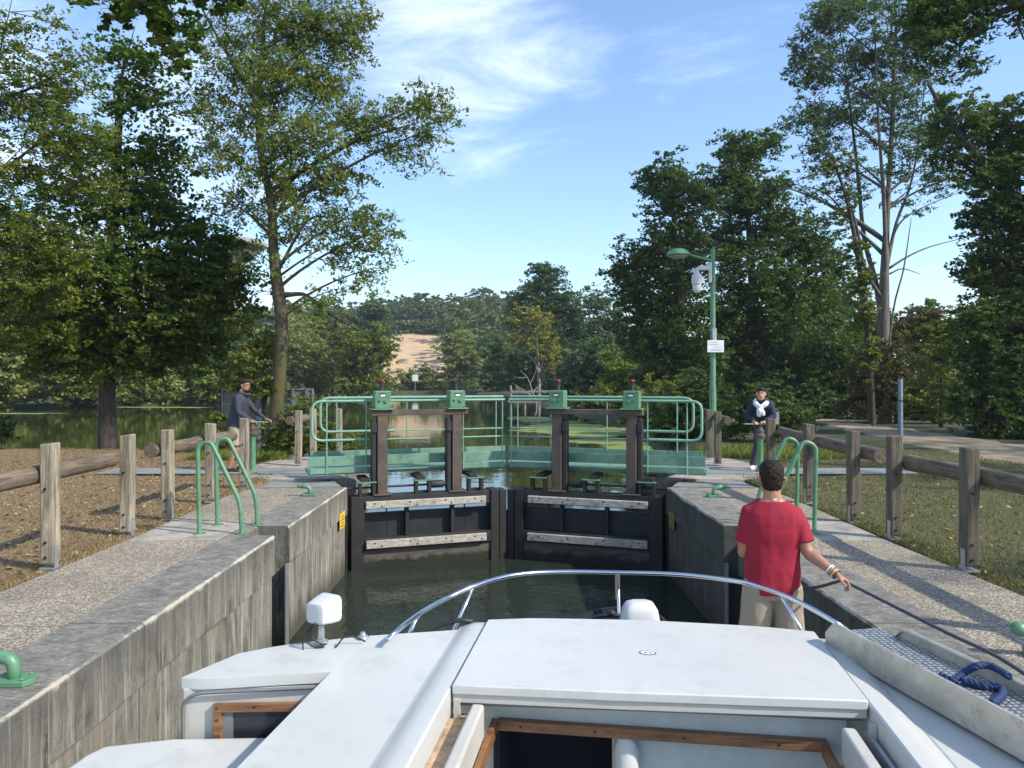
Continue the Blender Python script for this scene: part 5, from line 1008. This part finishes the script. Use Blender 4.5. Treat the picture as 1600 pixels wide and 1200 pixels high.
def remesh(o, vox, it=6, disp=None):
    md = o.modifiers.new('r', 'REMESH'); md.mode = 'VOXEL'; md.voxel_size = vox; md.use_smooth_shade = True
    ms = o.modifiers.new('s', 'SMOOTH'); ms.iterations = it; ms.factor = .5
    if disp:
        tx = bpy.data.textures.new(o.name + '_folds', 'CLOUDS'); tx.noise_scale = disp[1]; tx.noise_depth = 2
        d_ = o.modifiers.new('d', 'DISPLACE'); d_.texture = tx; d_.strength = disp[0]; d_.mid_level = .5
def person(name, label, base, face, J, top, bottom, skin, longsleeve=False, legs=.48, group=None, vox=.0075, hairlen=0, shoes=None):
    """J: joint positions (side, forward, up) in the person's own frame; side is to the person's right"""
    F = Vector((math.cos(face), math.sin(face), 0)); Sd = Vector((math.sin(face), -math.cos(face), 0)); b0 = Vector(base)
    def G(p): return b0 + Sd * p[0] + F * p[1] + Vector((0, 0, p[2]))
    root = thing(name, label, 'person', base, group)
    n = 18
    def ring(c, a, b, tilt=0.0, ex=.85):
        A = Sd * a; B = (F * math.cos(tilt) - Vector((0, 0, 1)) * math.sin(tilt)) * b; cc = G(c)
        return [cc + A * math.copysign(abs(math.cos(t)) ** ex, math.cos(t)) + B * math.copysign(abs(math.sin(t)) ** ex, math.sin(t)) for t in [2 * math.pi * k / n for k in range(n)]]
    def torso(mb, grow, zlo=None, zhi=9):
        rr_ = []
        for c, a, b in J['torso']:
            if (zlo is None or c[2] >= zlo) and c[2] <= zhi: rr_.append(ring(c, a + grow, b + grow, J.get('lean', 0)))
        mb.loft(rr_)
    def limb(mb, pts, rs, grow=0, nn=12):
        cv = curve([G(p) for p in pts], 4); r_ = np.interp(np.linspace(0, 1, len(cv)), np.linspace(0, 1, len(rs)), rs) + grow; mb.tube(cv, r_.tolist(), nn)
        mb.ball(cv[0], *[r_[0] * .98] * 3); mb.ball(cv[-1], *[r_[-1] * .98] * 3)
    body = MB(); torso(body, -.012)
    hd = Vector(J['head']); nk = Vector(J['neck']); hf = J.get('look', (0, 1, 0)); hf = (Sd * hf[0] + F * hf[1] + Vector((0, 0, hf[2]))).normalized(); hs = hf.cross(Vector((0, 0, 1))).normalized(); hu = hs.cross(hf)
    H = G(hd)
    def hp(a, f, u): return H + hs * a + hf * f + hu * u
    def hring(f, u, a, b, m=16): return [hp(a * math.cos(2 * math.pi * k / m), f + b * math.sin(2 * math.pi * k / m), u) for k in range(m)]
    body.loft([hring(.035, -.118, .018, .02), hring(.028, -.108, .040, .045), hring(.018, -.085, .056, .066), hring(.008, -.05, .066, .082), hring(0, -.01, .073, .093), hring(-.004, .035, .076, .098), hring(-.006, .075, .068, .088), hring(-.008, .102, .046, .062), hring(-.008, .116, .016, .022)])
    body.tube([hp(0, .09, .01), hp(0, .108, -.022), hp(0, .096, -.036)], [.008, .015, .010], 8)            # nose
    body.tube([hp(-.022, .078, -.062), hp(0, .088, -.062), hp(.022, .078, -.062)], .007, 6)
    body.ball(hp(0, .072, -.098), .02, .018, .016); body.ball(hp(-.03, .078, .026), .022, .012, .008); body.ball(hp(.03, .078, .026), .022, .012, .008)
    for e in (-1, 1): body.tube([hp(e * .074, -.002, .024), hp(e * .092, -.018, .012), hp(e * .088, -.014, -.015), hp(e * .074, -.003, -.03)], [.009, .011, .010, .007], 6)
    limb(body, [nk, tuple(Vector(nk).lerp(hd, .5) + Vector((0, -.01, 0))), (hd.x, hd.y - .02, hd.z - .05)], [.062, .056, .058])
    for sd_ in (0, 1):
        sh, el, wr = J['sh'][sd_], J['el'][sd_], J['wr'][sd_]
        limb(body, [sh, tuple((Vector(sh) + Vector(el)) / 2), el, tuple(Vector(el).lerp(Vector(wr), .35)), wr], [.056, .047, .041, .042, .026])
        # hand: palm, four fingers, thumb
        w = Vector(wr); dr = Vector(J['hd'][sd_]).normalized(); pn = Vector(J['pn'][sd_]).normalized(); sdv = dr.cross(pn).normalized(); pn = sdv.cross(dr)
        cur = J.get('curl', (1.0, 1.0))[sd_]; th = J.get('thumb', (1, -1))[sd_]
        def hh(a, s2, o_): return tuple(w + dr * a + sdv * s2 + pn * o_)
        pr_ = []
        for a, ww, hh_ in ((-.01, .024, .02), (.025, .034, .018), (.06, .040, .015), (.088, .038, .012)):
            pr_.append([G(hh(a, ww * math.cos(q), hh_ * math.sin(q))) for q in [2 * math.pi * k / 12 for k in range(12)]])
        body.loft(pr_)
        for i, (s2, L_) in enumerate(((-.029, .068), (-.010, .080), (.010, .076), (.028, .060))):
            ang = 0; p = Vector(hh(.084, s2, 0)); pts = [G(tuple(w + dr * .05 + sdv * s2 * .9)), G(p)]
            for k, f_ in enumerate((.45, .32, .23)):
                ang += cur * (.45, .75, .6)[k] * (1 + .08 * i); p = p + (dr * math.cos(ang) + pn * math.sin(ang)) * L_ * f_; pts.append(G(p))
            body.tube(pts, [.010, .010, .0092, .0085, .0072], 8); body.ball(pts[-1], .0075, .0075, .0075, 8, 6)
        pts = [G(hh(.015, th * -.022, .004)), G(hh(.042, th * -.046, .014)), G(hh(.068, th * -.052, .026)), G(hh(.09, th * -.046, .032))]
        body.tube(pts, [.013, .012, .0105, .008], 8); body.ball(pts[-1], .0085, .0085, .0085, 8, 6)
    for sd_ in (0, 1):
        hp_, kn, an = J['hip'][sd_], J['kn'][sd_], J['an'][sd_]
        limb(body, [hp_, tuple(Vector(hp_).lerp(Vector(kn), .5)), kn, tuple(Vector(kn).lerp(Vector(an), .3)), an], [.086, .075, .055, .056, .036])
        a = Vector(an); tf = Vector(J.get('toe', ((0, 1, 0), (0, 1, 0)))[sd_]).normalized()
        limb(body, [tuple(a + Vector((0, 0, -.035)) - tf * .03), tuple(a + tf * .08 + Vector((0, 0, -.05))), tuple(a + tf * .16 + Vector((0, 0, -.06)))], [.038, .036, .024])
    bo = body.build('body', skin, root); remesh(bo, vox, 4)
    # top garment
    g_ = MB(); torso(g_, .012, J.get('hem', .86), J.get('collar', 1.47))
    for sd_ in (0, 1):
        sh, el, wr = Vector(J['sh'][sd_]), Vector(J['el'][sd_]), Vector(J['wr'][sd_])
        if longsleeve: limb(g_, [sh, (sh + el) / 2, el, el.lerp(wr, .4), el.lerp(wr, .93)], [.066, .062, .056, .053, .040], 0, 14)
        else:
            e1 = sh.lerp(el, .78); cv = [G(sh), G(sh.lerp(el, .3)), G(e1)]; g_.tube(cv, [.058, .066, .072], 16); g_.ball(cv[0], .062, .062, .062)
    to = g_.build('jacket' if longsleeve else 't_shirt', top, root); remesh(to, vox, 12, (.026, .21))
    # trousers or shorts
    g_ = MB(); torso(g_, .004, -9, J.get('waist', 1.0))
    for sd_ in (0, 1):
        hp_, kn, an = Vector(J['hip'][sd_]), Vector(J['kn'][sd_]), Vector(J['an'][sd_])
        if legs < .3: limb(g_, [hp_, (hp_ + kn) / 2, kn, kn.lerp(an, .5), kn.lerp(an, .93)], [.10, .093, .075, .072, .07], 0, 14)
        else: cv = [G(hp_), G(hp_.lerp(kn, .5)), G(hp_.lerp(kn, .93))]; g_.tube(cv, [.105, .104, .108], 16); g_.ball(cv[0], .10, .10, .10)
    bo2 = g_.build('trousers' if legs < .3 else 'shorts', bottom, root); remesh(bo2, vox, 4, (.012, .11))
    # hair
    g_ = MB(); g_.loft([hring(-.036, -.088, .034, .030), hring(-.033, -.060, .056, .056), hring(-.030, -.03, .069, .072), hring(-.024, .01, .0765, .088), hring(-.016, .045, .0835, .100), hring(-.008, .085, .081, .102), hring(-.004, .116, .064, .084), hring(-.006, .136, .034, .045)])
    ho = g_.build('hair', HAIR, root); remesh(ho, .006, 2, (.016, .022))
    for e in (-1, 1):
        g_ = MB(); g_.ball(hp(e * .03, .085, .012), .010, .007, .0065, 8, 6); g_.build('eye', EYE, root, smooth=180)
        g_ = MB(); g_.tube([hp(e * .014, .094, .030), hp(e * .032, .092, .036), hp(e * .05, .078, .030)], [.003, .0045, .003], 5); g_.build('eyebrow', HAIR, root)
    g_ = MB(); g_.tube([hp(-.02, .090, -.060), hp(0, .096, -.061), hp(.02, .090, -.060)], .0035, 5); g_.build('mouth', plain('lip', (.33, .10, .08)), root)
    for sd_ in (0, 1):
        a = Vector(J['an'][sd_]); tf = Vector(J.get('toe', ((0, 1, 0), (0, 1, 0)))[sd_]).normalized(); g_ = MB()
        limb(g_, [tuple(a + Vector((0, 0, -.04)) - tf * .045), tuple(a + tf * .08 + Vector((0, 0, -.052))), tuple(a + tf * .18 + Vector((0, 0, -.058)))], [.045, .044, .032])
        so_ = g_.build('shoe', shoes or M['darkmetal'], root); remesh(so_, .009, 2)
    return root, G, hp, H
def T_(hipz, sc=1.0, lean=0.0, bulge=0.0, shz=0.0, wd=1.0, wid=0):
    out = []
    W_ = wid * .022
    for z, a, b in ((.80, .10, .09), (.84, .165, .115), (.9, .178, .122), (.98, .172 + W_ * .6, .118), (1.06, .160 + W_, .112), (1.16, .165 + W_, .115), (1.26, .182 + W_ * .4, .122), (1.34, .194, .120), (1.39, .188, .108), (1.425, .168, .095), (1.452, .138, .084), (1.478, .100, .074), (1.50, .068, .064)):
        out.append(((0, lean * max(0, z - .95), z + shz), a * sc * wd, b * sc)); 
    return out
J = dict(torso=T_(0, .96, wid=.9), neck=(0, .0, 1.49), head=(0, .03, 1.615), look=(.05, 1, -.05), sh=((.152, 0, 1.385), (-.152, 0, 1.385)), el=((.215, -.07, 1.14), (-.19, .03, 1.12)), wr=((.35, -.22, 1.03), (-.10, .25, 1.05)),
         hd=((.75, -.45, -.5), (.35, 1, .0)), pn=((-.3, -.2, -.9), (.6, 0, -.6)), curl=(1.25, 1.2), thumb=(1, -1), hip=((.095, 0, .89), (-.095, 0, .89)), kn=((.12, .03, .49), (-.12, .03, .49)), an=((.13, -.02, .1), (-.13, -.02, .1)), hem=.84, collar=1.485, waist=1.0)
man, G, hp, H = person('person', 'man seen from behind in a crimson t-shirt and khaki shorts, holding a rope', (1.835, 5.22, -.56), R(85), J, RED, KHAKI, SKD)
mb = MB(); wv = Vector(J['wr'][0]); ev = Vector(J['el'][0])
for k, (t_, mt, r_) in enumerate(((.80, 'whitesign', .034), (.86, 'galv', .033), (.97, 'yellow', .031), (1.03, 'inkblue', .031))):
    c = ev.lerp(wv, t_); mb = MB(); ax = (G(wv) - G(ev)).normalized(); a = ax.orthogonal().normalized(); b = ax.cross(a)
    pts = [G(c) + (a * math.cos(q) + b * math.sin(q)) * r_ for q in [2 * math.pi * j / 16 for j in range(17)]]; mb.tube(pts, .005, 6); mb.build('wristband', M[mt], man, smooth=180)
hnd = G(wv + Vector(J['hd'][0]).normalized() * .10)
mb = MB(); e0 = D(1565, 1030, 3.9); mb.tube(curve([D(1170, 922, 5.9), D(1265, 919, 5.4), hnd + Vector((-.03, .05, .005)), hnd + Vector((.02, -.02, -.012)), hnd.lerp(e0, .35) + Vector((0, 0, -.004)), hnd.lerp(e0, .7) + Vector((0, 0, -.004)), e0, e0 + Vector((.02, -.5, -.05))], 8), .0105, 8)
tag(mb.build('mooring_line', M['greyrope'], origin=tuple(hnd), smooth=180), 'dark grey mooring line running through the hand of the man in red', 'rope')
mb = MB(); mb.box(-.012, .012, -.08, -.074, 0, 1, lambda a, b, z: tuple(G((a, b, 1.487 + z * .012)))); mb.build('label_tag', M['whitesign'], man)
J = dict(torso=T_(0, 1.08, .22), lean=.15, neck=(0, .12, 1.48), head=(0, .165, 1.635), look=(.15, 1, -.03), sh=((.18, .10, 1.41), (-.18, .10, 1.41)), el=((.25, .16, 1.14), (-.22, .26, 1.16)), wr=((.16, .34, .995), (-.12, .52, 1.0)),
         hd=((-.25, .9, -.25), (.05, .95, -.2)), pn=((0, -.2, -1), (0, -.2, -1)), curl=(.8, .7), hip=((.09, 0, .88), (-.09, 0, .88)), kn=((.11, .03, .48), (-.11, -.02, .48)), an=((.12, -.08, .1), (-.1, .05, .1)), hem=.84, collar=1.50)
m2, G, hp, H = person('person', 'bearded man in a dark hooded jacket turning the capstan on the left bank', (-5.12, 14.28, 0), R(-4), J, SLATE, KHAKI, SKD, True, vox=.010)
mb = MB()
for k in range(9): t_ = -1.3 + 2.6 * k / 8; mb.ball(hp(.062 * math.sin(t_), .012 + .068 * math.cos(t_), -.082 - .016 * math.cos(t_)), .018, .018, .02, 8, 6)
o = mb.build('beard', HAIR, m2); remesh(o, .006, 1)
mb = MB(); mb.tube([hp(-.05, -.06, -.12), hp(-.09, -.03, -.15), hp(-.07, .07, -.16), hp(0, .10, -.17), hp(.07, .07, -.16), hp(.09, -.03, -.15), hp(.05, -.06, -.12), hp(0, -.10, -.13), hp(-.05, -.06, -.12)], .028, 10); o = mb.build('hood', SLATE, m2); remesh(o, .01, 3)
mb = MB(); mb.tube([hp(.078, .0, .015), hp(.074, .07, .018), hp(.03, .105, .012), hp(-.03, .105, .012), hp(-.074, .07, .018), hp(-.078, 0, .015)], .0035, 5); mb.build('glasses', M['ink'], m2)
J = dict(torso=T_(0, .97, .62, shz=-.10), lean=.5, neck=(0, .29, 1.35), head=(.0, .36, 1.475), look=(-.12, 1, -.02), sh=((.165, .24, 1.28), (-.165, .24, 1.28)), el=((.25, .28, 1.06), (-.22, .30, 1.06)), wr=((.12, .46, .965), (-.10, .44, .965)),
         hd=((-.5, .7, -.1), (.5, .7, -.1)), pn=((0, -.2, -1), (0, -.2, -1)), curl=(.7, .7), hip=((.09, 0, .83), (-.09, 0, .83)), kn=((.12, .05, .46), (-.11, -.08, .45)), an=((.2, .06, .1), (-.10, -.22, .1)), hem=.75, collar=1.40, waist=.92)
wm, G, hp, H = person('person', 'woman in a navy top and white scarf bending over the right capstan', (4.98, 14.62, 0), R(-118), J, NAVY, TROU, SK, True, legs=.1, vox=.010, shoes=M['whitesign'])
mb = MB(); mb.tube(curve([hp(-.05, -.07, -.10), hp(-.10, .0, -.15), hp(-.07, .10, -.20), hp(0, .13, -.24), hp(.07, .10, -.20), hp(.10, .0, -.15), hp(.05, -.07, -.10), hp(0, -.09, -.09), hp(-.05, -.07, -.10)], 4), .045, 12)
mb.tube([hp(0, .13, -.22), hp(.02, .16, -.32), hp(.03, .17, -.42)], [.05, .06, .035], 10); mb.tube([hp(.02, .14, -.26), hp(-.05, .17, -.36), hp(-.06, .17, -.40)], [.04, .045, .02], 10)
o = mb.build('scarf', SCARF, wm); remesh(o, .010, 3, (.03, .05))

# ------------------------------------------------------------------ haze
hz = MB(); hz.box(-700, 400, -60, 700, -5.5, 75)
hm = bpy.data.materials.new('thin_air'); hm.use_nodes = True; hm.node_tree.nodes.remove(hm.node_tree.nodes['Principled BSDF'])
pv = hm.node_tree.nodes.new('ShaderNodeVolumePrincipled'); pv.inputs['Color'].default_value = (.80, .88, 1.0, 1); pv.inputs['Density'].default_value = .0004; pv.inputs['Anisotropy'].default_value = .3
hm.node_tree.links.new(pv.outputs[0], hm.node_tree.nodes['Material Output'].inputs['Volume'])
tag(hz.build('haze', hm), kind='stuff')
